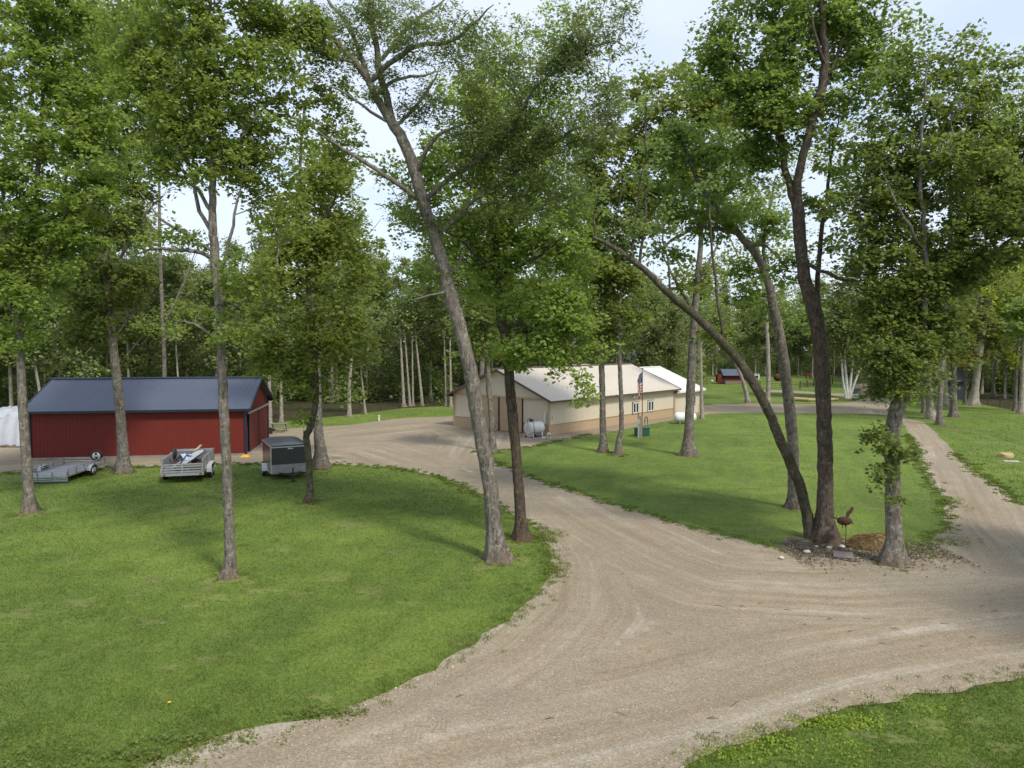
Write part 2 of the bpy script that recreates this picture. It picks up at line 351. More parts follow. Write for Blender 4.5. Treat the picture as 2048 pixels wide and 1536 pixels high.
def track_attr(o, V):
    best = np.full(len(V), 1e9); uv = np.zeros((len(V), 3), np.float32)
    num = np.zeros((len(V), 3)); den = np.zeros(len(V))
    for ti, T in enumerate(TRACKS):
        P = poly(T); acc = 0; bd = np.full(len(V), 1e9); bu = np.zeros((len(V), 2))
        for a, b in zip(P[:-1], P[1:]):
            d = b - a; L = np.linalg.norm(d); q = V[:, :2] - a; s = np.clip((q @ d) / L ** 2, 0, 1)
            c = q - s[:, None] * d; dist = np.hypot(c[:, 0], c[:, 1]); sg = np.sign(d[0] * q[:, 1] - d[1] * q[:, 0])
            m = dist < bd; bd[m] = dist[m]; bu[m, 0] = (dist * sg)[m]; bu[m, 1] = acc + (s * L)[m]; acc += L
        m = bd < best; best[m] = bd[m]; uv[m, 0] = bu[m, 0] + ti * 40; uv[m, 1] = bu[m, 1]
    at = o.data.attributes.new('track', 'FLOAT_VECTOR', 'POINT'); at.data.foreach_set('vector', uv.ravel())
o, V = sheet('driveway', DRIVE, .02, M['gravel'], .45, near=42); track_attr(o, V)
sheet('lawn', ISLE, .032, M['grass']); sheet('far_lawn', ISLE2, .032, M['grass'])
MUL = densify(poly([(1575,1092),(1610,1078),(1660,1080),(1760,1090),(1850,1098),(1900,1102),(1905,1112),(1850,1122),(1780,1130),(1680,1126),(1630,1114),(1590,1106)]), .25, .16, 8)
sheet('mulch_bed', MUL, .044, M['mulch'])
sheet('apron', densify(poly([(975,905),(1040,899),(1100,888),(1170,874),(1250,860),(1345,842),(1400,832),(1400,822),(1330,830),(1098,868),(1030,880)]),.5,.04,9), .048, M['gravel'])
# ------------------------------------------------------------------ buildings
PW = 0.9144
def panel_mesh(name, x0, x1, z0, ztop, rib=.014, n=4):
    """ribbed sheet in the x-z plane facing -y, top edge cut by ztop(x)"""
    xs = [x0]; ys = [0.0]; pitch = (x1 - x0) / max(1, round((x1 - x0) / (PW / n)))
    k = max(1, round((x1 - x0) / (PW / n)))
    for i in range(k):
        c = x0 + (i + .5) * pitch
        for dx, dy in ((-.03, 0), (-.014, -rib), (.014, -rib), (.03, 0)): xs.append(c + dx); ys.append(dy)
    xs.append(x1); ys.append(0.0)
    V = [(x, y, z0) for x, y in zip(xs, ys)] + [(x, y, ztop(x)) for x, y in zip(xs, ys)]
    m = len(xs); F = [(i, i + 1, m + i + 1, m + i) for i in range(m - 1)]
    me = bpy.data.meshes.new(name); me.from_pydata(V, [], F); me.update(); return me
def wall(root, mat, origin, rz, L, z0, ztop, pieces=None, name='wall_panel'):
    """row of ribbed panels; local frame: x along the wall, -y outward"""
    n = max(1, round(L / PW)); w = L / n; shared = None
    Mx = Matrix.Translation(origin) @ Matrix.Rotation(rz, 4, 'Z')
    for i in range(n):
        a, b = i * w, (i + 1) * w
        if pieces and not pieces(a, b): continue
        flat = abs(ztop(a) - ztop(b)) < 1e-6 and abs(ztop((a + b) / 2) - ztop(a)) < 1e-6
        if flat:
            if shared is None: shared = panel_mesh(name, 0, w, z0, lambda x: ztop(a))
            o = obj(name, shared, mat, root); o.matrix_local = Mx @ Matrix.Translation((a, -.002 * (i % 2), 0))
        else:
            mid = a + w / 2
            o = obj(name, panel_mesh(name, a, b, z0, ztop), mat, root); o.matrix_local = Mx @ Matrix.Translation((0, -.002 * (i % 2), 0))
def roof(root, mat, L, W, He, Hr, ov, z_off=0.0, x0=0.0):
    """two slopes of ribbed panels, ridge along x"""
    run = W / 2 + ov; slope = math.atan2(Hr - He, W / 2); ln = run / math.cos(slope)
    n = max(1, round((L + 2 * ov) / PW)); w = (L + 2 * ov) / n
    me = panel_mesh('roof_panel', 0, w, 0, lambda x: ln)
    for side in (0, 1):
        for i in range(n):
            o = obj('roof_panel', me, mat, root)
            if side == 0:
                Mx = Matrix.Translation((x0 - ov + i * w, -ov, He - ov * math.tan(slope) + .06 + z_off)) @ Matrix.Rotation(-(math.pi / 2 - slope), 4, 'X')
            else:
                Mx = Matrix.Translation((x0 - ov + (i + 1) * w, W + ov, He - ov * math.tan(slope) + .06 + z_off)) @ Matrix.Rotation(math.pi, 4, 'Z') @ Matrix.Rotation(-(math.pi / 2 - slope), 4, 'X')
            o.matrix_local = Mx @ Matrix.Translation((0, -.002 * (i % 2), 0))
    return slope, ln
def gable_trim(root, tm, L, W, He, Hr, ov, x0=0.0, corners=True, rakes=(0, 1), cm=None):
    sl = math.atan2(Hr - He, W / 2); ze = He - ov * math.tan(sl)
    for y in (-ov, W + ov): MB().box((x0 + L / 2, y, ze - .02), (L + 2 * ov + .04, .05, .16)).build('fascia', tm, root)
    for k in rakes:
        x = x0 - ov if k == 0 else x0 + L + ov
        for a, b in (((x, -ov, ze), (x, W / 2, Hr)), ((x, W + ov, ze), (x, W / 2, Hr))):
            MB().bar((a[0], a[1], a[2] + .01), (b[0], b[1], b[2] + .01), .05, .19).build('rake_trim', tm, root)
    for y, z in ((-ov / 2, ze + .0), (W + ov / 2, ze + .0)):
        MB().box((x0 + L / 2, y, z - .09), (L + 2 * ov - .08, ov - .03, .02)).build('soffit', cm or tm, root)
    MB().add([(x0 - ov, W / 2 - .2, Hr + .045), (x0 - ov, W / 2, Hr + .14), (x0 - ov, W / 2 + .2, Hr + .045), (x0 + L + ov, W / 2 - .2, Hr + .045), (x0 + L + ov, W / 2, Hr + .14), (x0 + L + ov, W / 2 + .2, Hr + .045)],
             [(0, 1, 4, 3), (1, 2, 5, 4), (0, 3, 5, 2)]).build('ridge_cap', tm, root)
    if corners:
        for x in (x0, x0 + L):
            for y in (0, W): MB().box((x, y, He / 2 - .05), (.17, .17, He + .0)).build('corner_trim', cm or tm, root)
gp = lambda W, He, Hr: (lambda x: He - .02 + (Hr - He) * (1 - abs(x - W / 2) / (W / 2)))
# --- red barn
A_, B_ = G(62, 919.3), G(492, 909)
rz = math.atan2(B_[1] - A_[1], B_[0] - A_[0]); Lb = float(np.hypot(*(B_ - A_)[:2])); Wb = 8.7; He, Hr = 3.34, 5.12
barn = empty('red_barn', A_, rz, 'long red metal barn with a blue-grey roof at the left behind the trailers', 'barn')
wall(barn, M['red'], (0, 0, 0), 0, Lb, .02, lambda x: He)
wall(barn, M['red'], (Lb, Wb, 0), math.pi, Lb, .02, lambda x: He)
wall(barn, M['red'], (Lb, 0, 0), math.pi / 2, Wb, .02, gp(Wb, He, Hr))
wall(barn, M['red'], (0, Wb, 0), -math.pi / 2, Wb, .02, gp(Wb, He, Hr))
roof(barn, M['navy'], Lb, Wb, He, Hr, .42); gable_trim(barn, M['navytrim'], Lb, Wb, He, Hr, .42)
MB().box((Lb / 2, -.03, .06), (Lb, .06, .1)).build('base_trim', M['steel'], barn)
MB().box((-.12, -.02, He / 2 - .1), (.09, .09, He - .2)).build('downspout', M['white'], barn)
for y0, y1, dx in ((.6, 4.1, .13), (4.2, 7.9, .10)):
    d = empty('sliding_door'); d.parent = barn; d.rotation_euler = (0, 0, 0)
    o = obj('door_sheet', panel_mesh('door_sheet', 0, y1 - y0, .08, lambda x: 2.75, .02), M['red'], d); o.matrix_local = Matrix.Translation((Lb + dx, y0, 0)) @ Matrix.Rotation(math.pi / 2, 4, 'Z')
    MB().box((Lb + dx, (y0 + y1) / 2, 1.42), (.03, y1 - y0, 2.66)).build('door_core', M['red'], d)
    for y in (y0, y1): MB().box((Lb + dx + .02, y, 1.42), (.07, .1, 2.72)).build('door_edge', M['navytrim'], d)
MB().box((Lb + .16, 4.25, 2.86), (.14, 7.8, .12)).build('door_track', M['alu'], barn)
MB().box((Lb + .12, 3.4, .05), (.22, 6.4, .1)).build('door_guide', M['alu'], barn)
# --- cream pole building and its white-roofed annex
C_ = np.array([*G(1098, 872)[:2], 0]); D_ = G(916.5, 851); E_ = G(1332, 832)
cy = (D_ - C_)[:2]; cx = (E_ - C_)[:2]; ang = math.atan2(cx[1], cx[0]); ang2 = math.atan2(-cy[0], cy[1])
rz = (ang + ang2) / 2; Wc = float(np.hypot(*cy)); Lc = float(np.hypot(*cx)); He, Hr = 3.13, 5.45; ov = .55
print('cream', ang, ang2, Wc, Lc, C_, 'barn', Lb)
cb = empty('pole_building', C_, rz, 'large cream and tan metal building with sandstone roof and tan sliding doors in the gable', 'building')
WZ = .9
wall(cb, M['tan'], (0, 0, 0), 0, Lc, .02, lambda x: WZ); wall(cb, M['cream'], (0, .004, 0), 0, Lc, WZ + .03, lambda x: He)
wall(cb, M['cream'], (Lc, Wc, 0), math.pi, Lc, .02, lambda x: He)
front = lambda a, b: not (2.9 < Wc - (a + b) / 2 < 8.2)
wall(cb, M['tan'], (0, Wc, 0), -math.pi / 2, Wc, .02, lambda x: WZ, front)
wall(cb, M['cream'], (.004, Wc, 0), -math.pi / 2, Wc, WZ + .03, lambda x: He - .1, front)
wall(cb, M['cream'], (-.06, Wc, 0), -math.pi / 2, Wc, He - .02, gp(Wc, He, Hr))
wall(cb, M['cream'], (Lc, 0, 0), math.pi / 2, Wc, .02, gp(Wc, He, Hr))
roof(cb, M['tanroof'], Lc, Wc, He, Hr, ov); gable_trim(cb, M['brown'], Lc, Wc, He, Hr, ov, cm=M['tan'])
MB().box((Lc / 2, -.03, WZ + .015), (Lc, .05, .05)).build('wainscot_trim', M['tan'], cb)
MB().box((-.12, Wc / 2, He - .06), (.12, Wc, .12)).build('door_track', M['tan'], cb)
MB().box((.35, Wc / 2, 1.5), (.3, 5.6, 3.0)).build('door_recess', M['brown'], cb)
for y0, y1 in ((2.9, 5.51), (5.59, 8.2)):
    d = empty('sliding_door'); d.parent = cb
    o = obj('door_sheet', panel_mesh('door_sheet', 0, y1 - y0, .06, lambda x: He - .12, .016), M['tan'], d); o.matrix_local = Matrix.Translation((-.10, y1, 0)) @ Matrix.Rotation(-math.pi / 2, 4, 'Z')
    MB().box((-.07, (y0 + y1) / 2, He / 2), (.03, y1 - y0, He - .1)).build('door_core', M['tan'], d)
    MB().box((-.11, y0 + .04, He / 2), (.04, .07, He - .12)).build('door_edge', M['brown'] if y0 > 5 else M['tan'], d)
    MB().box((-.115, y1 - .04 , He / 2), (.04, .07, He - .12)).build('door_edge', M['brown'] if y0 < 5 else M['tan'], d)
    MB().box((-.12, (y0 + y1) / 2, 1.15), (.03, y1 - y0, .05)).build('door_rail', M['tan'], d)
def window(root, x, z, w_, h_, y=-.03):
    f = empty('window'); f.parent = root; f.location = (x, y, z)
    for dx in (-w_ / 2 - .06, w_ / 2 + .06): MB().box((dx, 0, h_ / 2), (.06, .06, h_ + .24)).build('casing', M['charcoal'], f)
    for dz in (-.09, h_ + .09): MB().box((0, 0, dz), (w_ + .18, .06, .06)).build('casing', M['charcoal'], f)
    fr = MB()
    for dx in (-w_ / 2 + .02, 0, w_ / 2 - .02): fr.box((dx, -.02, h_ / 2), (.13 if dx == 0 else .1, .07, h_ + .12))
    for dz in (-.02, h_ + .02): fr.box((0, -.022, dz), (w_ + .04, .066, .1))
    fr.build('frame', M['white'], f)
    for s in (-1, 1): MB().box((s * w_ / 4, .0, h_ / 2), (w_ / 2 - .1, .02, h_)).build('pane', M['glass'], f)
window(cb, 13.7, .98, 1.05, .95); window(cb, 16.6, .98, 1.05, .95)
fl = empty('floodlight'); fl.parent = cb; fl.location = (13.2, -.15, 2.62)
MB().box((0, .08, 0), (.2, .12, .1)).build('mount', M['white'], fl)
for s in (-1, 1): MB().lathe((s * .22, -.02, .0), (s * .3, -.8, -.5), [(0, .05), (.12, .1), (.2, .12), (.21, .02)], 10).build('lamp_head', M['white'], fl, True)
MB().box((.5, -.06, 1.55), (.14, .1, .22)).build('outlet_box', M['white'], cb)
MB().box((-.12, .35, 1.5), (.08, .14, .9)).build('meter_conduit', M['white'], cb)
MB().box((Lc * .62, Wc / 2 + 1, Hr - .1), (3.2, .7, .5)).build('ridge_vent', M['tanroof'], cb)
W2, L2, He2, Hr2 = Wc - .6, 6.2, 2.78, 4.98
an = empty('annex', C_ + np.array([math.cos(rz) * (Lc + .05) - math.sin(rz) * .12, math.sin(rz) * (Lc + .05) + math.cos(rz) * .12, 0]), rz,
           'small cream annex with a white metal roof on the far end of the cream building', 'building')
wall(an, M['cream'], (0, 0, 0), 0, L2, .02, lambda x: He2); wall(an, M['cream'], (L2, W2, 0), math.pi, L2, .02, lambda x: He2)
wall(an, M['cream'], (L2, 0, 0), math.pi / 2, W2, .02, gp(W2, He2, Hr2))
roof(an, M['whiteroof'], L2 - .5, W2, He2, Hr2, .5, x0=.5); gable_trim(an, M['whiteroof'], L2 - .5, W2, He2, Hr2, .5, x0=.5, rakes=(1,), corners=False)
for x in (.1, L2): MB().box((x, 0, He2 / 2 - .05), (.15, .15, He2)).build('corner_trim', M['tan'], an)
window(an, 4.6, 1.05, 1.0, .95)
# --- white tarp covered heap at the left edge
def tarp():
    c = (G(0, 893) + G(-160, 893)) / 2; V = []; F = []; nx, ny = 60, 40; rng = np.random.default_rng(4); ph = rng.uniform(0, 6, 12)
    Lx, Ly, H = 9.5, 7.0, 2.65
    for j in range(ny + 1):
        for i in range(nx + 1):
            u, v = i / nx * 2 - 1, j / ny * 2 - 1
            q = max(abs(u) ** 5, abs(v) ** 4); e = max(0, 1 - max(abs(u), abs(v)) ** 7) ** .45
            f = (math.sin(u * 23 + ph[0] + 2 * math.sin(v * 5)) * .09 + math.sin(u * 41 + v * 9 + ph[1]) * .05 + math.sin(v * 17 + ph[2] + u * 6) * .06) * (.35 if max(abs(u), abs(v)) < .75 else 1)
            z = H * e * (1 - .06 * abs(u)) + f * (.3 + e) * 1.2 * (1 if e > .02 else .2)
            s = 1 - .12 * e + .04 * math.sin(u * 31 + ph[3]) + .04 * math.sin(v * 27 + ph[4])
            V.append((u * Lx / 2 * s, v * Ly / 2 * s + f, max(z, 0)))
    for j in range(ny):
        for i in range(nx): a = j * (nx + 1) + i; F.append((a, a + 1, a + nx + 2, a + nx + 1))
    r = empty('covered_heap', c + np.array([3.0, 3.2, 0]), .1, 'tall heap under a wrinkled white tarpaulin beside the red barn at the left edge', 'tarpaulin')
    MB().add(V, F).build('tarpaulin', M['tarp'], r, True)
    b = MB(); g = random.Random(3)
    for k in range(46): b.blob((-4.7 + k * .21, -3.75 + g.uniform(-.2, .2), .03), (g.uniform(.12, .35), g.uniform(.1, .25), g.uniform(.08, .22)), g, 7, .25)
    tag(b.build('soil_ridge', M['dirt'], r), kind='stuff')
tarp()
# ------------------------------------------------------------------ trailers
def wheel(root, c, r=.33, w_=.2, side=1, name='wheel', rim=True):
    e = empty(name); e.parent = root; e.location = c
    MB().lathe((-w_ / 2, 0, 0), (1, 0, 0), [(0, r * .62), (.0, r * .93), (.035, r), (w_ - .035, r), (w_, r * .93), (w_, r * .62)], 22).build('tyre', M['black'], e, True)
    if rim:
        b = MB().lathe((side * w_ / 2 - side * .05 , 0, 0), (side, 0, 0), [(0, r * .66), (.055, r * .66), (.04, r * .55), (.02, r * .3), (.05, r * .18), (.052, .01)], 18)
        b.build('rim', M['white'], e, True)
    return e
# enclosed cargo trailer, its nose towards the camera
P0 = G(577, 961)
ct = empty('cargo_trailer', (P0[0], P0[1] + .35, 0), math.radians(27), 'enclosed cargo trailer with charcoal nose and silver stone guard beside the red barn', 'trailer'); ct.scale = (1.1, 1.0, .95)
LW, LL, z0, z1 = 1.86, 3.4, .42, 2.02
b = MB(); b.box((0, LL / 2, (z0 + z1) / 2), (LW, LL, z1 - z0)); b.build('body', M['charcoal'], ct, bevel=.03)
for s in (-1, 1):
    for k in range(5):
        MB().box((s * (LW / 2 + .006), .1 + (k + .5) * (LL - .2) / 5, (z0 + z1) / 2 + .04), (.012, (LL - .2) / 5 - .02, z1 - z0 - .22)).build('side_panel', simple('painted_reflection_panel', (.085, .045, .038), .25, .3, .1) if (s, k) == (-1, 0) else bpy.data.materials['painted_reflection_panel'], ct)  # red-brown reflection on the trailer side, painted into the panel colour
    MB().box((s * (LW / 2 + .01), 0.0, (z0 + z1) / 2), (.05, .05, z1 - z0)).build('corner_trim', M['alu'], ct)
    MB().box((s * (LW / 2 - .0), LL / 2, z0 + .02), (.07, LL, .09)).build('lower_rail', M['alu'], ct)
    MB().box((s * (LW / 2 - .0), LL / 2, z1 - .02), (.05, LL, .07)).build('upper_rail', M['alu'], ct)
    wheel(ct, (s * (LW / 2 + .13), 1.9, .34), .34, .2, s)
    fd = MB()
    for k in range(8):
        a0, a1 = math.pi * (k / 8), math.pi * ((k + 1) / 8)
        fd.bar((s * (LW / 2 + .13), 1.9 + .46 * math.cos(a0), .36 + .40 * math.sin(a0)), (s * (LW / 2 + .13), 1.9 + .46 * math.cos(a1), .36 + .40 * math.sin(a1)), .26, .03)
    fd.build('fender', M['white'], ct)
MB().box((0, -.012, 1.42), (LW - .04, .02, 1.0)).build('front_panel', M['charcoal'], ct)
MB().box((0, -.022, .66), (LW - .02, .03, .54)).build('stone_guard', M['steel'], ct)
MB().box((0, -.03, z1 - .05), (LW + .02, .05, .07)).build('front_cap', M['alu'], ct)
b = MB(); V = []; n = 9
for j in range(9):
    for i in range(n):
        u = i / (n - 1) * 2 - 1; v = j / 8; V.append((u * (LW / 2 + .01), -.02 + v * (LL + .02), z1 + .02 + .13 * (1 - u * u) ** .6 * min(1, v * 6 + .05) ** .5))
b.add(V, [(j * n + i, j * n + i + 1, (j + 1) * n + i + 1, (j + 1) * n + i) for j in range(8) for i in range(n - 1)]).build('roof', M['charcoal'], ct, True)
MB().box((.02, -.04, 1.86), (.26, .02, .07)).build('badge', M['ltblue'], ct)
b = MB(); b.bar((-.6, .1, .42), (0, -1.05, .42), .07, .1); b.bar((.6, .1, .42), (0, -1.05, .42), .07, .1); b.build('tongue', M['blackmetal'], ct)
MB().tube([(0, -.85, .1), (0, -.85, .85)], .035, 8).box((0, -.85, .05), (.18, .18, .03)).bar((0, -.85, .82), (.16, -.85, .82), .02).build('jack', M['blackmetal'], ct)
MB().box((0, -1.15, .44), (.1, .26, .1)).build('coupler', M['blackmetal'], ct)
# loaded twin axle trailer, tail towards the camera
P0 = (G(320, 969) + G(408, 966)) / 2
ut = empty('loaded_trailer', (P0[0], P0[1] + .1, 0), math.radians(15), 'twin-axle open trailer piled with scrap between two tree trunks by the red barn', 'trailer')
TW, TL = 2.05, 3.9
MB().box((0, TL / 2, .58), (TW, TL, .08)).build('deck', M['steel'], ut)
for s in (-1, 1):
    for k, z in enumerate((.72, .98, 1.24)): MB().box((s * (TW / 2), TL / 2, z), (.05, TL, .22)).build('side_board', M['alu'], ut)
    for y in (.05, 1.3, 2.6, TL - .05): MB().box((s * (TW / 2 + .04), y, .97), (.06, .07, .85)).build('stake', M['steel'], ut)
    for y in (1.5, 2.3): wheel(ut, (s * (TW / 2 + .16), y, .34), .34, .2, s)
    fd = MB()
    for k in range(10):
        a0, a1 = math.pi * (k / 10), math.pi * ((k + 1) / 10); q = lambda a: (s * (TW / 2 + .17), 1.9 + .88 * math.cos(a), .40 + .42 * min(1, math.sin(a) * 1.5))
        fd.bar(q(a0), q(a1), .26, .03)
    fd.build('fender', M['white'], ut)
gate = empty('tailgate'); gate.parent = ut
for z in (.66, .80, .94, 1.06): MB().box((0, -.02, z), (TW + .04, .04, .075)).build('slat', M['alu'], gate)
for x in (-TW / 2, -.02, TW / 2): MB().box((x, -.045, .83), (.07, .05, .54)).build('upright', M['alu'], gate)
MB().box((0, .0, .50), (TW + .1, .1, .14)).build('rear_beam', M['alu'], ut)
MB().box((0, TL, 1.30), (TW + .06, .05, .14)).build('front_rail', M['alu'], ut); MB().box((0, TL, .9), (TW, .04, .6)).build('front_board', M['steel'], ut)
MB().bar((0, TL, .5), (0, TL + 1.2, .48), .1).build('tongue', M['blackmetal'], ut)
for x, mt in ((-TW/2 + .1, 'red'), (TW/2 - .1, 'red')): MB().box((x, -.06, .5), (.14, .03, .08)).build('tail_light', M['flagred'], ut)
th = lambda n, l, c: empty(n, tuple(ut.location), ut.rotation_euler[2], l, c)
b = th('panel_board', 'long pale curved panel leaning out of the scrap trailer', 'panel')
V = []; 
for i in range(13):
    t_ = i / 12; w_ = .30 if t_ < .75 else .30 * math.sqrt(max(0.02, 1 - ((t_ - .75) / .25) ** 2))
    for s in (-1, 1): V.append((-.30 + t_ * .85 + s * w_, .35 + t_ * 2.9, .86 + .50 * t_))
V += [(x, y, z + .05) for x, y, z in V]
F = [(2 * i, 2 * i + 1, 2 * i + 3, 2 * i + 2) for i in range(12)] + [(26 + 2 * i, 28 + 2 * i, 29 + 2 * i, 27 + 2 * i) for i in range(12)] + [(2 * i, 2 * i + 2, 28 + 2 * i, 26 + 2 * i) for i in range(12)] + [(2 * i + 1, 27 + 2 * i, 29 + 2 * i, 2 * i + 3) for i in range(12)] + [(0, 26, 27, 1)]
MB().add(V, F).build('sheet', M['tarp'], b)
rimb = MB(); rimb.tube([V[2 * i + 26] for i in range(13)] + [V[2 * i + 27] for i in range(12, -1, -1)], .035, 6); rimb.build('dark_edge', M['blackmetal'], b)
b = th('plastic_sheet', 'light blue sheet lying on the load in the scrap trailer', 'sheet')
MB().box((-.18, 1.75, 1.2), (.26, 1.1, .04), Matrix.Rotation(.35, 3, 'Z') @ Matrix.Rotation(.2, 3, 'X')).box((.03, 2.1, 1.27), (.16, .5, .03), Matrix.Rotation(.45, 3, 'Z')).build('sheet', M['ltblue'], b)
b = th('timber_plank', 'short pale timber plank sticking up out of the scrap trailer', 'plank')
MB().bar((-.05, 2.7, 1.15), (.42, 3.6, 1.62), .14, .04).build('board', M['log'], b)
b = th('scrap_pile', 'heap of dark scrap, pipes and frames in the trailer', 'scrap'); g = random.Random(5); q = MB()
for k in range(34):
    x, y = g.uniform(-.9, .9), g.uniform(.3, 3.6); h = .66 + (.35 if x < -.1 else .12) * g.random()
    a = g.uniform(-.6, .6); l = g.uniform(.3, 1.0)
    if k % 3: q.bar((x, y, h), (x + l * math.sin(a) * .5, min(3.7, y + l * math.cos(a)), h + g.uniform(-.02, .25)), g.uniform(.03, .12), g.uniform(.03, .08))
    else: q.blob((x, y, h), (g.uniform(.12, .28), g.uniform(.12, .3), g.uniform(.08, .2)), g, 8, .3, -9)
tag(q.build('scrap', M['rust'], b), kind='stuff'); 
q = MB()
for k in range(12):
    x, y = g.uniform(-.9, .0), g.uniform(.5, 3.2); q.bar((x, y, 1.0), (x + g.uniform(-.3, .4), y + g.uniform(.2, .9), 1.1 + g.random() * .25), .05, .05)
q.build('loose_pipes', M['blackmetal'], b)
wheel(empty('spare_wheel', tuple(ut.location), ut.rotation_euler[2], 'spare wheel leaning at the left side of the scrap trailer', 'wheel'), (-TW / 2 + .05, 3.1, 1.25), .3, .18, -1, 'wheel')
# open aluminium utility trailer, seen over its tail ramp
Pa, Pb = G(66, 965), G(140, 965)
ot = empty('open_trailer', (G(136, 966)[0], G(136, 966)[1], 0), math.radians(0), 'low open aluminium utility trailer with slatted rails in front of the red barn', 'trailer')
# x runs left along the ramp, depth y towards the barn; local shear follows a small turn to the right
ot.rotation_euler = (0, 0, math.radians(5)); ot.scale = (1, 1, .86)
OW, OL = 2.35, 4.2
MB().box((-OW / 2, OL / 2, .42), (OW, OL, .06)).build('deck', M['alu'], ot)
for s, x in ((1, 0.0), (-1, -OW)):
    for z in (.50, .62, .74, .88): MB().box((x, OL / 2, z), (.04, OL, .045)).build('rail', M['alu'], ot)
    for y in (.03, .9, 1.8, 3.0, OL - .03): MB().box((x, y, .66), (.05, .05, .5)).build('post', M['steel'], ot)
    wheel(ot, (x + s * .17, 2.35, .33), .33, .19, s)
    fd = MB()
    for k in range(8):
        a0, a1 = math.pi * (k / 8), math.pi * ((k + 1) / 8); q2 = lambda a: (x + s * .17, 2.35 + .44 * math.cos(a), .40 + .36 * math.sin(a))
        fd.bar(q2(a0), q2(a1), .24, .03)
    fd.build('fender', M['alu'], ot)
rp = empty('ramp_gate'); rp.parent = ot
for z in (.14, .26, .38, .50, .62): MB().box((-OW / 2, -.04, z + .02), (OW, .04, .06)).build('slat', M['alu'], rp)
for k in range(4): MB().box((-OW * k / 3, -.065, .42), (.06, .05, .62)).build('upright', M['steel'], rp)
MB().box((-OW / 2, -.05, .09), (OW + .05, .08, .06)).build('bottom_bar', simple('teal_grey_steel', (.06, .1, .12), .5, .5), rp)
for z in (.5, .68, .86): MB().box((-OW / 2, OL, z), (OW, .04, .05)).build('front_rail', M['alu'], ot)
MB().bar((-OW / 2, OL, .4), (-OW / 2 + .0, OL + 1.2, .42), .09).build('tongue', M['steel'], ot)
b = empty('spare_wheel', tuple(ot.location), ot.rotation_euler[2], 'white-rimmed spare wheel mounted at the front rail of the open trailer', 'wheel')
e = wheel(b, (-.28, OL - .35, .92), .33, .2, 1); e.rotation_euler = (0, 0, math.radians(-80))
# ------------------------------------------------------------------ tanks, flagpole, yard things
F0 = (G(1047, 879) + G(1084, 872)) / 2; dv = G(1084, 872) - G(1047, 879); 
ft = empty('fuel_tank', F0 + np.array([.15, .45, 0]), math.atan2(dv[1], dv[0]) - .25, 'white horizontal fuel tank on a skid by the tan sliding doors', 'tank')
r_, L_ = .50, 1.55
MB().lathe((-L_ / 2, 0, .78), (1, 0, 0), [(0, .02), (0, .42), (.03, .48), (.07, r_), (L_ - .12, r_), (L_ - .05, .46), (L_ - .01, .3), (L_, .02)], 28).build('shell', M['white'], ft, True)
for x in (-.5, .5): MB().box((x, 0, .2), (.1, .85, .34)).build('saddle', M['white'], ft)
for y in (-.35, .35): MB().box((0, y, .08), (1.5, .09, .1)).build('skid', M['blackmetal'], ft)
MB().lathe((-.45, 0, 1.26), (0, 0, 1), [(0, .06), (.1, .06), (.12, .11), (.26, .11), (.28, .03)], 10).box((-.28, 0, 1.42), (.22, .14, .14)).build('pump', M['blackmetal'], ft)
MB().tube([(-.5, 0, 1.5), (-.68, -.05, 1.62), (-.85, -.1, 1.5), (-.88, -.15, 1.1)], .025, 6).tube([(-.3, -.1, 1.35), (-.5, -.48, 1.0), (-.45, -.54, .5), (-.4, -.5, .15)], .022, 6).build('hose', M['blackmetal'], ft)
MB().box((-L_ / 2 - .01, .06, .95), (.02, .16, .08)).build('decal', M['ltblue'], ft)
pr = G(1372, 849)
pt = empty('propane_tank', pr + np.array([0, .45, 0]), math.radians(6), 'white propane tank lying on the lawn before the annex', 'tank')
MB().lathe((-1.12, 0, .66), (1, 0, 0), [(0, .02), (.03, .18), (.1, .33), (.22, .44), (.38, .48), (1.86, .48), (2.02, .44), (2.14, .33), (2.21, .18), (2.24, .02)], 28).build('shell', M['white'], pt, True)
MB().lathe((0, 0, 1.1), (0, 0, 1), [(0, .17), (.14, .17), (.2, .1), (.22, .02)], 14).build('valve_dome', M['white'], pt, True)
for x in (-.6, .6): MB().box((x, 0, .12), (.12, .7, .24)).build('foot', M['steel'], pt)
p = G(1284, 872)
fp = empty('flagpole', p, 0, 'thin flagpole with a drooping striped flag on the lawn', 'flagpole')
PH = CAMH - (738 - HORIZON) * p[1] / FPX
MB().tube([(0, 0, 0), (0, 0, PH)], [.045, .025], 8).build('pole', M['brown'], fp, True)
MB().blob((0, 0, PH + .05), (.06, .06, .06), R_, 8, 0, -9).build('finial', M['charcoal'], fp, True)
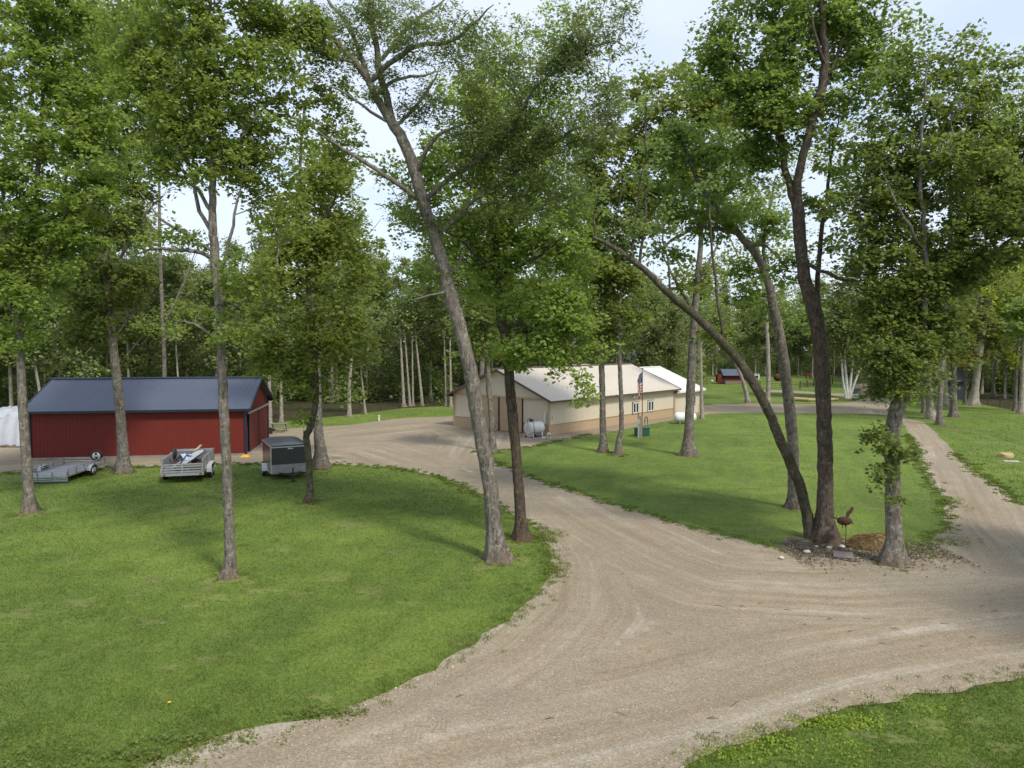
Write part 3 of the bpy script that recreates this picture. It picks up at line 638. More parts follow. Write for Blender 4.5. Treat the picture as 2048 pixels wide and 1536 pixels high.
def flag():
    f = empty('flag', tuple(fp.location), .2, 'star-spangled red, white and blue flag hanging limp from the pole', 'flag')
    zt = PH - .12; n, m = 22, 13; Hh = 1.75; pts = []
    for j in range(m + 1):                      # 13 stripes, limp: the fly droops below the hoist
        row = []
        for i in range(n + 1):
            u, v = i / n, j / m
            x = -.03 - .40 * math.sin(u * 2.2) * (1 - .35 * v) + .07 * math.sin(u * 15 + v * 2); y = .09 * math.sin(u * 13 + 1)
            z = zt - v * Hh * (.72 + .28 * (1 - u)) - u * 1.15
            row.append((x, y, z))
        pts.append(row)
    for j in range(m):
        a = 9 if j < 7 else 0
        q = MB().add(pts[j][a:] + pts[j + 1][a:], [(i, i + 1, n + 2 - a + i, n + 1 - a + i) for i in range(n - a)])
        q.build('stripe', M['flagred'] if j % 2 == 0 else M['white'], f)
    V = [pts[j][i] for j in range(8) for i in range(10)]
    MB().add(V, [(j * 10 + i, j * 10 + i + 1, (j + 1) * 10 + i + 1, (j + 1) * 10 + i) for j in range(7) for i in range(9)]).build('canton', M['flagblue'], f)
    st = MB()
    for j in range(9):
        for i in range(6 if j % 2 == 0 else 5):
            u = (i + (.5 if j % 2 == 0 else 1.0)) * 9 / 6 ; v = (j + .7) * 7 / 9.4; i0 = min(8, int(u)); j0 = min(6, int(v))
            c = Vector(pts[j0][i0]).lerp(Vector(pts[j0 + 1][i0 + 1]), .5); s5 = []
            for k in range(10):
                rr = .028 if k % 2 == 0 else .011; s5.append((c.x + rr * math.sin(k * math.pi / 5), c.y - .012, c.z + rr * math.cos(k * math.pi / 5)))
            st.add(s5, [tuple(range(10))])
    tag(st.build('star', M['white'], f), kind='stuff')
flag()
p = G(1285, 873)
gb = empty('utility_pedestal', p + np.array([0, .25, 0]), .25, 'dark green box with a looped pipe at the foot of the flagpole', 'utility box')
MB().box((0, 0, .36), (1.15, .6, .62)).build('box', M['green'], gb, bevel=.03); MB().box((0, 0, .69), (1.2, .66, .05)).build('lid', M['green'], gb)
MB().tube([(.2, -.1, .7), (.2, -.1, 1.45), (.27, -.1, 1.62), (.38, -.1, 1.62), (.45, -.1, 1.45), (.45, -.1, .7)], .045, 8).build('pipe_loop', M['green'], gb, True)
p = G(1277, 876)
gp2 = empty('meter_post', p, 0, 'grey post with a small meter box in front of the green box', 'post')
MB().box((0, 0, .8), (.12, .1, 1.6)).build('post', M['alu'], gp2); MB().box((.0, -.06, 1.35), (.22, .08, .34)).build('box', M['alu'], gp2)
MB().box((.2, .12, .9), (.22, .2, 1.8)).build('timber', M['wood'], gp2); MB().bar((-.02, 0, 1.55), (-.06, 0, 2.1), .06).build('stub', M['rust'], gp2)
p = G(1093, 879); b = empty('rock_pile', p, 0, 'little pile of pale rocks at the corner by the fuel tank', 'rocks'); g = random.Random(2)
for k in range(7):
    MB().blob((g.uniform(-.3, .3), g.uniform(-.2, .2), .1 + (.3 if k < 2 else 0)), (g.uniform(.1, .2), g.uniform(.1, .17), g.uniform(.1, .17)), g, 8, .2).build('rock', M['stone'], b, True)
p = G(554, 866); bn = empty('picnic_bench', p, .1, 'grey wooden picnic bench beside the far corner of the red barn', 'bench')
for k in range(3): MB().box((0, .5 + k * .2, .74), (1.5, .17, .04)).build('top_board', M['wood'], bn)
for y in (0, 1.4): MB().box((0, y, .44), (1.5, .24, .04)).build('seat_board', M['wood'], bn)
for x in (-.55, .55): MB().bar((x, .1, 0), (x, .6, .72), .07).bar((x, 1.3, 0), (x, .8, .72), .07).bar((x, 0, .4), (x, 1.4, .4), .06).build('trestle', M['wood'], bn)
p = G(540, 868); b = empty('black_bucket', p, 0, 'black bucket at the barn corner beside the bench', 'bucket'); MB().lathe((0, 0, 0), (0, 0, 1), [(0, .02), (0, .2), (.5, .26), (.5, .22), (.06, .16), (.06, .02)], 14).build('pail', M['black'], b)
p = G(490, 914); b = empty('yellow_ramp', p, .2, 'small yellow wedge lying at the near corner of the red barn', 'wheel chock')
MB().add([(-.3,-.25,0),(.3,-.25,0),(.3,.25,0),(-.3,.25,0),(-.15,-.2,.16),(.2,-.2,.16),(.2,.2,.16),(-.15,.2,.16)],[(0,3,2,1),(4,5,6,7),(0,1,5,4),(1,2,6,5),(2,3,7,6),(3,0,4,7)]).build('wedge', M['yellow'], b)
# rusty sheet metal bird on a stake
p = G(1691, 1098)
bd = empty('metal_bird', p, .3, 'rusty sheet-metal bird ornament with raised wings on a thin stake by the forked trunks', 'garden ornament'); bd.scale = (1, 1, .8)
MB().tube([(0, 0, 0), (0, 0, 1.15)], .014, 6).build('stake', M['rust'], bd)
g = random.Random(9)
MB().blob((-.08, 0, 1.33), (.29, .22, .2), g, 14, .07, -9).build('body', M['rust'], bd, True)
MB().bar((-.3, 0, 1.4), (-.62, -.02, 1.56), .03, .05).bar((-.42, 0, 1.44), (-.46, -.02, 1.66), .015).build('head', M['rust'], bd)
def plate(n, pts, th=.02):
    V = [(x, -th / 2, z) for x, z in pts] + [(x, th / 2, z) for x, z in pts]; k = len(pts)
    return MB().add(V, [tuple(range(k)), tuple(range(2 * k - 1, k - 1, -1))] + [(i, i + k, (i + 1) % k + k, (i + 1) % k) for i in range(k)]).build(n, M['rust'], bd)
plate('wing', [(0, 1.45), (-.02, 1.62), (.02, 1.76), (.09, 1.80), (.12, 1.68), (.12, 1.52)])
w2 = plate('wing', [(.06, 1.5), (.14, 1.66), (.22, 1.84), (.31, 1.94), (.38, 1.92), (.39, 1.80), (.30, 1.66), (.16, 1.52)]); w2.location = (0, .08, 0)
plate('tail', [(.12, 1.30), (.36, 1.12), (.32, 1.20), (.2, 1.34)])
MB().tube([(-.16, 0, 1.15), (-.17, 0, 1.02)], .015, 5).tube([(-.02, 0, 1.15), (-.03, .02, 1.04)], .015, 5).build('leg', M['rust'], bd)
# straw heap, slab, stump, logs, mound, pale stones
def lump(name, px, sx, sy, h, mat, label, cat, seed, dx=0, dy=0, tex=.25, up=1.0):
    rng = np.random.default_rng(seed); p = G(*px); r = empty(name, p + np.array([dx, dy, 0]), 0, label, cat); V = []; F = []; n = 28; m = 12
    ph = rng.uniform(0, 6.28, 9)
    for j in range(m + 1):
        for i in range(n):
            a = 2 * math.pi * i / n; q = j / m; rr = math.cos(q * math.pi / 2) ** .6 if q < 1 else 0
            k = 1 + tex * (.5 * math.sin(3 * a + ph[0]) + .3 * math.sin(5 * a + ph[1]) + .2 * math.sin(9 * a + ph[2])) * .4
            V.append((sx * rr * k * math.cos(a), sy * rr * k * math.sin(a), h * math.sin(q * math.pi / 2) ** up * (1 + tex * .4 * math.sin(2 * a + ph[3])) + tex * .06 * rng.normal() * (q > 0) - (.03 if q == 0 else 0)))
    for j in range(m):
        for i in range(n): F.append((j * n + i, j * n + (i + 1) % n, (j + 1) * n + (i + 1) % n, (j + 1) * n + i))
    return r, MB().add(V, F)
r, q = lump('straw_heap', (1760, 1102), 1.02, .42, .50, M['straw'], 'low mound of brown straw lying behind the ivy-tufted tree trunk', 'straw heap', 3, dy=.35); q.build('heap', M['straw'], r, True)
rng = np.random.default_rng(1); k = 2600; a = rng.uniform(0, 6.28, k); q_ = rng.uniform(0, 1, k)
rr = np.cos(q_ * math.pi / 2) ** .6; C = np.stack([1.02 * rr * np.cos(a), .42 * rr * np.sin(a), .50 * np.sin(q_ * math.pi / 2)], 1) * 1.02
dd = rng.normal(0, 1, (k, 3)) * [.09, .09, .03]; V = np.stack([C - dd, C + dd, C + dd * .2 + [0, 0, .02]], 1).reshape(-1, 3); V[:, 2] = np.maximum(V[:, 2], 0)
tag(obj('loose_straw', mesh_np('loose_straw', V, np.arange(3 * k).reshape(-1, 3)), M['straw'], r), kind='stuff')
r, q = lump('gravel_mound', (1742, 787), 3.6, 2.4, 1.5, M['gravel'], 'cone of spare gravel dumped at the far end of the drive', 'gravel pile', 6, up=1.6); q.build('heap', M['dirt'], r, True)
p = G(1686, 1117); b = empty('stone_slab', p, -.35, 'purple-grey rectangular stone slab propped under the metal bird', 'stone'); MB().box((0, 0, .12), (.64, .30, .09), Matrix.Rotation(.55, 3, 'X')).build('block', M['slab'], b, bevel=.012)
for i, (px, py, s) in enumerate([(1658, 1097, .10), (1684, 1095, .11), (1613, 1106, .12), (1563, 1117, .09), (1776, 1128, .11), (1800, 1122, .07), (1633, 1094, .06)]):
    g = random.Random(i); o = MB().blob((0, 0, s * .35), (s * 1.2, s * .9, s * .6), g, 8, .22).build('pale_stone', M['stone'], None, True); o.location = G(px, py, .04)
    tag(o, 'fist-sized pale stone lying on the bare soil round the forked trunks', 'stone', 'pale stones in the mulch bed')
r, q = lump('tree_stump', (2011, 914), .50, .42, .28, M['log'], 'low sawn tree stump in the grass right of the drive', 'stump', 12, tex=.3, up=.3); q.build('stump_wood', M['log'], r)
p = G(2022, 924); b = MB().box((0, 0, .05), (.9, .25, .06)).build('stone_strip', M['stone'], None); b.location = p; b.rotation_euler = (0, 0, -.15); tag(b, 'flat grey stone strip in the grass below the stump', 'stone')
g = random.Random(4)
for i in range(7):
    px = [1603, 1618, 1632, 1646, 1655, 1662, 1610][i]; r1 = [.28, .2, .18, .2, .24, .22, .2][i]
    p = G(px, 803 - (i % 2)); o = MB().tube([(-.9, 0, 0), (.9, g.uniform(-.1, .1), 0)], [r1, r1 * .8], 12).build('log', M['log'], None); o.location = (p[0], p[1], r1 + .02); o.rotation_euler = (0, 0, g.uniform(-.7, .7))
    tag(o, 'yellow-brown cut log lying loose on the far lawn', 'log', 'cut logs on the far lawn')
# ------------------------------------------------------------------ pasture: coop, fences, small far things
p = G(1474, 768); cp = empty('red_coop', p, .05, 'small red shed with a dark roof in the far pasture', 'shed'); s = p[1] / FPX
cp.scale = (.6, .6, .72); MB().box((0, 2, 1.35), (8.2, 4, 2.5)).build('wall', M['red'], cp); MB().box((0, -.05, .45), (8.0, .1, .9)).build('plinth', M['wood'], cp)
MB().add([(-4.8,-.9,2.3),(4.6,-.9,2.3),(4.6,2.2,4.0),(-4.8,2.2,4.0),(4.6,5,2.4),(-4.8,5,2.4)],[(0,1,2,3),(3,2,4,5),(0,3,5),(1,4,2)]).build('roof', M['navy'], cp)
MB().box((-5.6, 1, 1.5), (1.6, 2, 2.2)).build('side_bay', M['red'], cp); MB().box((-4.4, -.1, 1.0), (.9, .1, 1.9)).build('doorway', M['black'], cp)
p = G(1512, 759); b = empty('white_hutch', p, 0, 'small white hutch with a dark opening right of the red shed', 'hutch'); b.scale = (.5, .5, .7); MB().box((0, 0, .9), (2.6, 1.4, 1.5)).build('box', M['white'], b); MB().box((.1, -.72, .8), (1.3, .05, .9)).build('opening', M['black'], b); MB().box((0, 0, 1.7), (3, 1.8, .1)).build('roof', M['white'], b)
p = G(1556, 762); b = empty('hay_ball', p, 0, 'rust-brown round feeder ball on the pasture', 'feeder'); b.scale = (.55, .55, .6); MB().blob((0, 0, 1.3), (1.7, 1.3, 1.35), random.Random(3), 14, .06).build('ball', M['rust'], b, True); MB().lathe((0, 0, 0), (0, 0, 1), [(0, .9), (.3, 1.1)], 12).build('ring', M['blackmetal'], b)
p = G(1616, 757); b = empty('red_feeder', p, 0, 'small red feeder behind the pasture fence', 'feeder'); b.scale = (.6, .6, .7); MB().box((0, 0, 1.2), (1.9, 1, .9)).build('bin', M['red'], b); MB().box((-.7, 0, .4), (.15, .8, .8)).box((.7, 0, .4), (.15, .8, .8)).build('leg', M['blackmetal'], b)
for px, py in ((1424, 765), (1438, 767), (1489, 757), (1490, 783)):
    o = MB().blob((0, 0, .3), (.3, .22, .28), random.Random(px), 8, .1).build('white_hen', M['white'], None, True); o.location = G(px, py); tag(o, 'tiny white hen on the grass by the red shed', 'hen', 'white hens in the pasture')
def fence(name, pts, h, label, nr=3, step=3.0, rail=.035, pr=.05, mesh=False, mat='fence'):
    P = [G(*p)[:2] for p in pts]; r = empty(name, (*P[0], 0), 0, label, 'fence'); o0 = np.array([*P[0], 0]); pos = []
    for a, b in zip(P[:-1], P[1:]):
        n = max(1, int(np.linalg.norm(b - a) / step))
        for i in range(n): pos.append(a + (b - a) * i / n)
    pos.append(P[-1]); me = None
    for q in pos:
        o = MB().tube([(0, 0, 0), (0, 0, h)], pr, 6).build('post', M[mat], r) if me is None else obj('post', me, None, r)
        me = o.data; o.location = (q[0] - o0[0], q[1] - o0[1], 0)
    for k in range(nr):
        z = h * (.25 + .7 * k / max(1, nr - 1)); q = MB()
        for a, b in zip(pos[:-1], pos[1:]): q.bar((a[0] - o0[0], a[1] - o0[1], z), (b[0] - o0[0], b[1] - o0[1], z), rail)
        q.build('rail', M[mat], r)
    if mesh:
        q = MB()
        for a, b in zip(pos[:-1], pos[1:]):
            for k in range(1, 10):
                c = a + (b - a) * k / 10; q.bar((c[0] - o0[0], c[1] - o0[1], .1), (c[0] - o0[0], c[1] - o0[1], h * .95), .018)
        tag(q.build('wire_mesh', M['wire'], r), kind='stuff')
fence('pasture_fence', [(1380, 768), (1450, 772), (1520, 777), (1600, 781), (1690, 785)], 1.35, 'dark wire fence in front of the red shed and pasture', 4, 4, .03, mesh=True)
fence('gate_fence', [(1600, 776), (1665, 768), (1720, 766)], 1.3, 'brown railed corral fence left of the white birch', 5, 3, .07, .09)
fence('wood_edge_fence', [(560, 842), (650, 834), (720, 826), (800, 816), (905, 809)], 1.25, 'dark post and wire fence along the wood edge left of the cream building', 4, 3, .02)
fence('right_edge_fence', [(1850, 788), (1930, 801), (2000, 815), (2100, 832)], 1.2, 'dark wire fence along the wood at the right edge', 4, 3, .025)
p = G(1728, 787); o = MB().tube([(0, 0, 0), (0, 0, 1.7)], .1, 8).build('corner_post', M['fence'], None); o.location = p; tag(o, 'stout dark post standing right of the white birch clump', 'post')
p = G(1712, 788); b = empty('green_crate', p, 0, 'low dark green box beside the white birch clump', 'box'); MB().box((0, 0, .4), (1.1, .7, .8)).box((0, 0, .83), (1.2, .8, .06)).build('box', M['green'], b)
p = G(1850, 797); b = empty('dark_shed', p + np.array([0, 2, 0]), 0, 'dark blue-grey shed half hidden under the wood at the right', 'shed'); MB().box((0, 0, 1.3), (11, 5, 2.6)).build('wall', simple('slate_siding', (.03, .036, .045), .7), b); MB().add([(-6,-3,2.5),(6,-3,2.5),(6,0,4),(-6,0,4),(6,3,2.5),(-6,3,2.5)],[(0,1,2,3),(3,2,4,5),(0,3,5),(1,4,2)]).build('roof', M['charcoal'], b)
p = G(758, 842); b = empty('white_marker', p, 0, 'short white marker pipe in the grass between the two barns', 'marker'); MB().tube([(0, 0, 0), (0, 0, .5)], .08, 8).lathe((0, 0, .5), (0, 0, 1), [(0, .11), (.08, .11), (.1, .02)], 8).build('pipe', M['white'], b)
p = G(1263, 775); p = np.array([(1263 - 1024) / FPX * (p[1] - 4), p[1] - 4, 0]); b = empty('yard_light_windmill', p, 0, 'small white windmill fan on a pole showing over the cream roof', 'windmill'); hz = CAMH - (714 - HORIZON) * p[1] / FPX
MB().tube([(0, 0, 0), (0, 0, hz)], .09, 6).build('pole', M['steel'], b)
bl = MB().add([(-.05, 0, .15), (.05, .03, .15), (.17, .08, .95), (-.17, -.08, .95)], [(0, 1, 2, 3)]).build('blade', M['white'], b); me = bl.data; bl.location = (0, -.1, hz)
for k in range(1, 14): o = obj('blade', me, None, b); o.location = (0, -.1, hz); o.rotation_euler = (0, 2 * math.pi * k / 14, 0)
p = G(1391, 832); b = empty('orange_ladder', p + np.array([.5, .3, 0]), 0, 'small tan wooden bracket leaning at the annex corner', 'bracket'); MB().bar((0, 0, 0), (0, .1, 1.3), .12).bar((0, 0, .9), (.4, 0, 1.0), .1).bar((.1, 0, 0), (.4, 0, .9), .08).build('frame', M['log'], b)
# ------------------------------------------------------------------ trees
def smooth_path(P, rad, step):
    P = np.asarray(P, float); rad = np.asarray(rad, float); out = []; ro = []
    n = len(P)
    for i in range(n - 1):
        p0 = P[max(i - 1, 0)]; p1 = P[i]; p2 = P[i + 1]; p3 = P[min(i + 2, n - 1)]
        k = max(1, int(np.linalg.norm(p2 - p1) / step))
        for j in range(k):
            u = j / k; out.append(.5 * ((2 * p1) + (-p0 + p2) * u + (2 * p0 - 5 * p1 + 4 * p2 - p3) * u * u + (-p0 + 3 * p1 - 3 * p2 + p3) * u ** 3)); ro.append(rad[i] + (rad[i + 1] - rad[i]) * u)
    out.append(P[-1]); ro.append(rad[-1]); return np.array(out), np.array(ro)
def tubes(paths, radii, sides, base_flare=False, rng=None, lumps=0.0):
    """paths (K,m,3), radii (K,m) -> verts, quads"""
    K, m, _ = paths.shape
    T = np.zeros_like(paths); T[:, 1:-1] = paths[:, 2:] - paths[:, :-2]; T[:, 0] = paths[:, 1] - paths[:, 0]; T[:, -1] = paths[:, -1] - paths[:, -2]
    T /= np.linalg.norm(T, axis=2, keepdims=True) + 1e-9
    ref = np.array([.31, .95, .05]); A = np.cross(T, ref); A /= np.linalg.norm(A, axis=2, keepdims=True) + 1e-9; B = np.cross(T, A)
    th = np.arange(sides) / sides * 2 * np.pi
    R = np.repeat(radii[:, :, None], sides, 2)
    if lumps and rng is not None:
        z = paths[:, :, 2][:, :, None]; ph = rng.uniform(0, 6.28, 6)
        R = R * (1 + lumps * (np.sin(3 * th + z * 1.1 + ph[0]) * .4 + np.sin(2 * th - z * 2.3 + ph[1]) * .35 + np.sin(5 * th + z * 4.1 + ph[2]) * .25) + rng.normal(0, lumps * .35, R.shape))
    if base_flare:
        z = paths[:, :, 2][:, :, None] - paths[:, :1, 2][:, :, None]; ph = rng.uniform(0, 6.28); r0 = radii[:, :1][:, :, None]
        R = R * (1 + np.exp(-z / (1.1 * r0 + .07)) * (.95 + .65 * np.sin(5 * th + ph) + .3 * np.sin(8 * th + ph * 2)))
    V = paths[:, :, None, :] + R[..., None] * (A[:, :, None, :] * np.cos(th)[None, None, :, None] + B[:, :, None, :] * np.sin(th)[None, None, :, None])
    idx = np.arange(K * m * sides).reshape(K, m, sides)
    a = idx[:, :-1]; b = np.roll(a, -1, 2); c = np.roll(idx[:, 1:], -1, 2); d = idx[:, 1:]
    F = np.stack([a, d, c, b], -1).reshape(-1, 4)
    return V.reshape(-1, 3), F
def leaves(C, rng, n, rc, size, flat=.42, droop=.2, shape='maple'):
    """leaf clusters at C: each leaf a folded quad; sprays of leaves lie in flattened layers"""
    K = len(C); N = K * n
    rcs = rc * rng.uniform(.65, 1.35, K)
    cc = np.repeat(C, n, 0); rr = np.repeat(rcs, n)
    tilt = rng.normal(0, .45, (K, 2)); tl = np.repeat(tilt, n, 0)
    a = rng.uniform(0, 2 * np.pi, N); q = rng.uniform(0, 1, N) ** .55
    x = q * np.cos(a) * rr; y = q * np.sin(a) * rr
    z = rng.normal(0, flat * .5, N) * rr - droop * q * q * rr + tl[:, 0] * x + tl[:, 1] * y
    P = cc + np.stack([x, y, z], 1)
    s = size * rng.uniform(.5, 1.45, N)
    # leaf frame: outward drooping direction d, normal roughly up
    nrm = np.stack([rng.normal(0, .72, N), rng.normal(0, .72, N), np.ones(N)], 1); nrm /= np.linalg.norm(nrm, axis=1)[:, None]
    d = np.stack([np.cos(a + rng.normal(0, .9, N)), np.sin(a + rng.normal(0, .9, N)), rng.uniform(-.7, .15, N)], 1)
    d -= (d * nrm).sum(1)[:, None] * nrm; d /= np.linalg.norm(d, axis=1)[:, None] + 1e-9
    e = np.cross(nrm, d); w = .42 if shape == 'maple' else .2; L = 1.0 if shape == 'maple' else 1.25
    s3 = s[:, None]
    v0 = P; v2 = P + d * s3 * L; fold = nrm * s3 * .12
    v1 = P + d * s3 * .42 * L + e * s3 * w + fold; v3 = P + d * s3 * .42 * L - e * s3 * w + fold
    V = np.stack([v0, v1, v2, v3], 1).reshape(-1, 3); F = np.arange(4 * N).reshape(-1, 4)
    return V, F
def grow(nodes, nrad, att, rng, jitter=.10, K=5):
    """joins every twig point to the nearest wood already there (upward growth preferred); returns chains and twig radii"""
    att = np.asarray(att); base = np.asarray(nodes)
    dmin = np.array([((base - a) ** 2).sum(1).min() for a in att]); order = np.argsort(dmin)
    cap = len(base) + len(att) * (K - 1); N = np.zeros((cap, 3)); N[:len(base)] = base; par = np.full(cap, -1); cnt = np.zeros(cap); k = len(base); nb = k
    rcap = np.zeros(cap); rcap[:nb] = nrad
    chains = []
    for i in order:
        a = att[i]; D = a - N[:k]; dist = np.sqrt((D ** 2).sum(1)); cost = dist + .7 * np.maximum(0, .35 * dist - D[:, 2])
        j = int(np.argmin(cost)); s = N[j]; L = dist[j]; ids = [j]
        for q in range(1, K):
            u = q / (K - 1); p = s + (a - s) * u
            if q < K - 1: p = p + rng.normal(0, jitter * L * .35, 3) + np.array([0, 0, .10 * L * math.sin(math.pi * u)])
            N[k] = p; par[k] = ids[-1]; ids.append(k); k += 1
        cnt[k - 1] = 1; chains.append(ids)
    for q in range(k - 1, nb - 1, -1): cnt[par[q]] += cnt[q]
    r = .0075 * np.maximum(cnt, 1) ** .5; r[:nb] = np.minimum(r[:nb], nrad)
    ch = np.array(chains); P = N[ch]; Rr = r[ch]; Rr[:, 0] = np.minimum(Rr[:, 1] * 1.15, np.maximum(r[ch[:, 0]], Rr[:, 1]))
    Rr[:, -1] *= .6
    return P, Rr
def blob_points(c, r, n, rng):
    v = rng.normal(0, 1, (n, 3)); v /= np.linalg.norm(v, axis=1)[:, None]; return np.array(c) + v * (rng.uniform(0, 1, n) ** .42)[:, None] * np.array(r)
def make_tree(name, root_loc, trunk, tr, limbs, att, lm, bm, label, cat='tree', group=None, leaf=.13, nleaf=45, rc=.45, seed=1, shape='maple', sides=14, step=.22, flare=True, lumps=.06, twigs=True, branch_mat=None, limb_name='limb', extra=None):
    rng = np.random.default_rng(seed); o = np.array(root_loc, float)
    root = empty(name, o, 0, label, cat, group)
    P, R = smooth_path(np.array(trunk) - o, tr, step); P[1:-1] += rng.normal(0, .008, (len(P) - 2, 3))
    V, F = tubes(P[None], R[None], sides, flare, rng, lumps); obj('trunk', mesh_np('trunk', V, F, True), bm, root)
    nodes = [P[P[:, 2] > .3 * P[:, 2].max()]]; nr = [R[P[:, 2] > .3 * P[:, 2].max()]]
    for L, lr in limbs:
        P2, R2 = smooth_path(np.array(L) - o, lr, step * 1.4)
        P2[1:] += rng.normal(0, .02, (len(P2) - 1, 3)); V, F = tubes(P2[None], R2[None], 8, False, rng, lumps * .6)
        obj(limb_name, mesh_np(limb_name, V, F, True), bm, root); nodes.append(P2); nr.append(R2)
    if att is not None and len(att):
        nodes = np.concatenate(nodes); nr = np.concatenate(nr); A = np.asarray(att) - o
        Pc, Rc = grow(nodes, nr, A, rng)
        if twigs:
            V, F = tubes(Pc, Rc, 4); t = obj('branches', mesh_np('branches', V, F, True), branch_mat or bm, root); tag(t, kind='stuff')
        mid = Pc[:, 3]; k = len(A) // 2; C = np.concatenate([A, mid[:k]]) if twigs else A
        V, F = leaves(C, rng, nleaf, rc, leaf, shape=shape); c = obj('crown', mesh_np('crown', V, F), lm, root); tag(c, kind='stuff')
        if extra is not None and len(extra[0]):
            V, F = leaves(np.array(extra[0]) - o, rng, nleaf, rc, leaf, shape=shape); c = obj('leaf_tuft', mesh_np('leaf_tuft', V, F), extra[1], root); tag(c, kind='stuff')
    return root
LEAFTOT = [0]
def hero(name, label, trunk, limbs, blobs, lm='leaf', bm='bark', dens=10.5, leafpx=8.0, nleaf=50, seed=1, shape='maple', flare=True, rcpx=24, cat='tree', group=None, maxdepth=2.6, sides=14, lumps=.06, leafmin=.12, branch_mat=None):
    """trunk and limbs: (px, py, width px, depth offset) traced in the photo, laid at the tree's own distance"""
    base = G(trunk[0][0], trunk[0][1]); Y0 = base[1]; s = Y0 / FPX
    def pt(q): return AT(q[0], q[1], Y0 + (q[3] if len(q) > 3 else 0))
    T = [base] + [pt(q) for q in trunk[1:]]; tr = [q[2] * s / 2 * .79 for q in trunk]; tr[0] = tr[1] * 1.2
    T[0] = base - np.array([0, 0, .12])
    rng = np.random.default_rng(seed + 100)
    L = []
    for l in limbs:
        sg = rng.choice([-1, 1]); dd = 0; pts = []
        for i, q in enumerate(l):
            if len(q) > 3: off = q[3]
            else: off = sg * i * .25 * min(1.5, 30 * s)
            pts.append(AT(q[0], q[1], Y0 + off))
        L.append((pts, [q[2] * s / 2 * (.35 if k == len(l) - 1 else .86) for k, q in enumerate(l)]))
    att = []
    for b in blobs:
        px, py, rx, ry = b[:4]; dy = b[4] if len(b) > 4 else 0; dn = b[5] if len(b) > 5 else 1
        c = AT(px, py, Y0 + dy); rxm, rym = rx * s, ry * s; dep = min(max(rxm * .7, .5), maxdepth + .4 * rxm)
        cs = (rcpx * s) ** 2 * 3.1
        n = max(2, int(dens * dn * math.pi * rxm * rym / cs * .30)); att.append(blob_points(c, (rxm, dep, rym), n, rng))
    att = np.concatenate(att) if att else None
    if att is not None: att = att[att[:, 2] > 1.2]
    lf = max(leafmin, leafpx * s); LEAFTOT[0] += (0 if att is None else len(att) * 1.5 * nleaf)
    return make_tree(name, base, T, tr, L, att, M[lm], M[bm], label, cat, group, leaf=lf, nleaf=nleaf, rc=rcpx * s, seed=seed, shape=shape, flare=flare, sides=sides, lumps=lumps, step=max(.2, 5 * s), branch_mat=branch_mat)
hero('maple_tree', 'slim maple at the far left edge, its trunk before the white tarpaulin',
  [(60,1025,28),(56,960,23),(50,880,22),(43,760,20),(40,620,18),(62,500,14),(75,350,11),(85,200,8),(95,50,5),(100,-80,3)],
  [[(40,615,10),(20,520,9),(8,420,7),(-5,300,4)],[(41,600,9),(95,510,8),(140,400,6),(180,280,4)],[(43,650,8),(5,590,6),(-40,540,4)],[(62,500,8),(110,420,6),(150,300,4)]],
  [(60,100,150,150),(130,330,150,150),(0,420,120,130),(60,560,110,80),(-60,200,90,200),(110,-60,170,110),(170,190,90,110),(20,660,70,40,0,.6),(150,470,80,70)], 'leaf', 'bark', seed=11)
hero('ash_tree', 'straight-trunked tree standing right in front of the red barn wall',
  [(248,945,36),(246,900,26),(243,860,24),(236,780,22),(225,680,20),(215,560,17),(212,420,13),(205,300,10),(200,150,6)],
  [[(215,560,8),(250,500,7),(290,430,5),(330,390,3)],[(212,450,8),(170,380,6),(140,280,4)],[(225,680,6),(270,620,5),(300,560,3)]],
  [(230,180,120,130),(250,330,100,100),(190,450,90,90),(240,560,80,60),(240,40,130,90),(170,620,80,70),(130,700,50,40,0,.5),(320,130,80,90)], 'leaf_dark', 'bark', seed=12)
hero('tall_maple', 'tall straight maple with a flared base alone on the left lawn',
  [(457,1155,40),(460,1110,27),(456,1000,24),(449,850,24),(442,700,23),(438,600,22),(430,520,23),(425,430,19),(425,300,15),(418,150,11),(420,0,8),(418,-120,4)],
  [[(438,522,11),(400,505,9),(350,498,8),(300,498,6),(262,512,4)],[(432,505,9),(390,480,8),(340,452,7),(310,425,5),(275,380,3)],[(428,470,10),(400,420,9),(385,360,7),(372,300,4)],
   [(436,560,9),(452,505,8),(470,430,6),(492,330,4)],[(425,425,10),(395,380,8),(360,350,5)],[(425,330,9),(380,240,7),(330,180,5),(280,100,3)],[(425,350,8),(480,280,7),(540,200,5),(600,140,3)],
   [(420,200,6),(470,100,5),(520,30,3)],[(419,150,6),(370,80,5),(330,0,3)],[(440,640,8),(500,600,6),(560,560,4)],[(441,680,6),(390,650,5),(350,640,3)]],
  [(400,60,160,110),(330,170,110,90),(500,170,120,100),(430,300,105,95),(540,300,90,90,1),(560,420,80,90,1),(350,270,80,70),(600,80,80,70,1),(420,-90,200,90),(640,240,60,90,2),
   (500,560,70,60,-1),(480,660,60,50,-1,.7),(400,600,50,40,1,.6),(300,330,50,50,0,.7),(290,470,45,30,0,.6),(360,480,50,22,0,.7),(690,280,50,70,2,.8),(250,60,90,80,1,.8),(680,180,50,50,2,.8),(560,40,90,60,1)], 'leaf', 'bark', seed=13, nleaf=46)
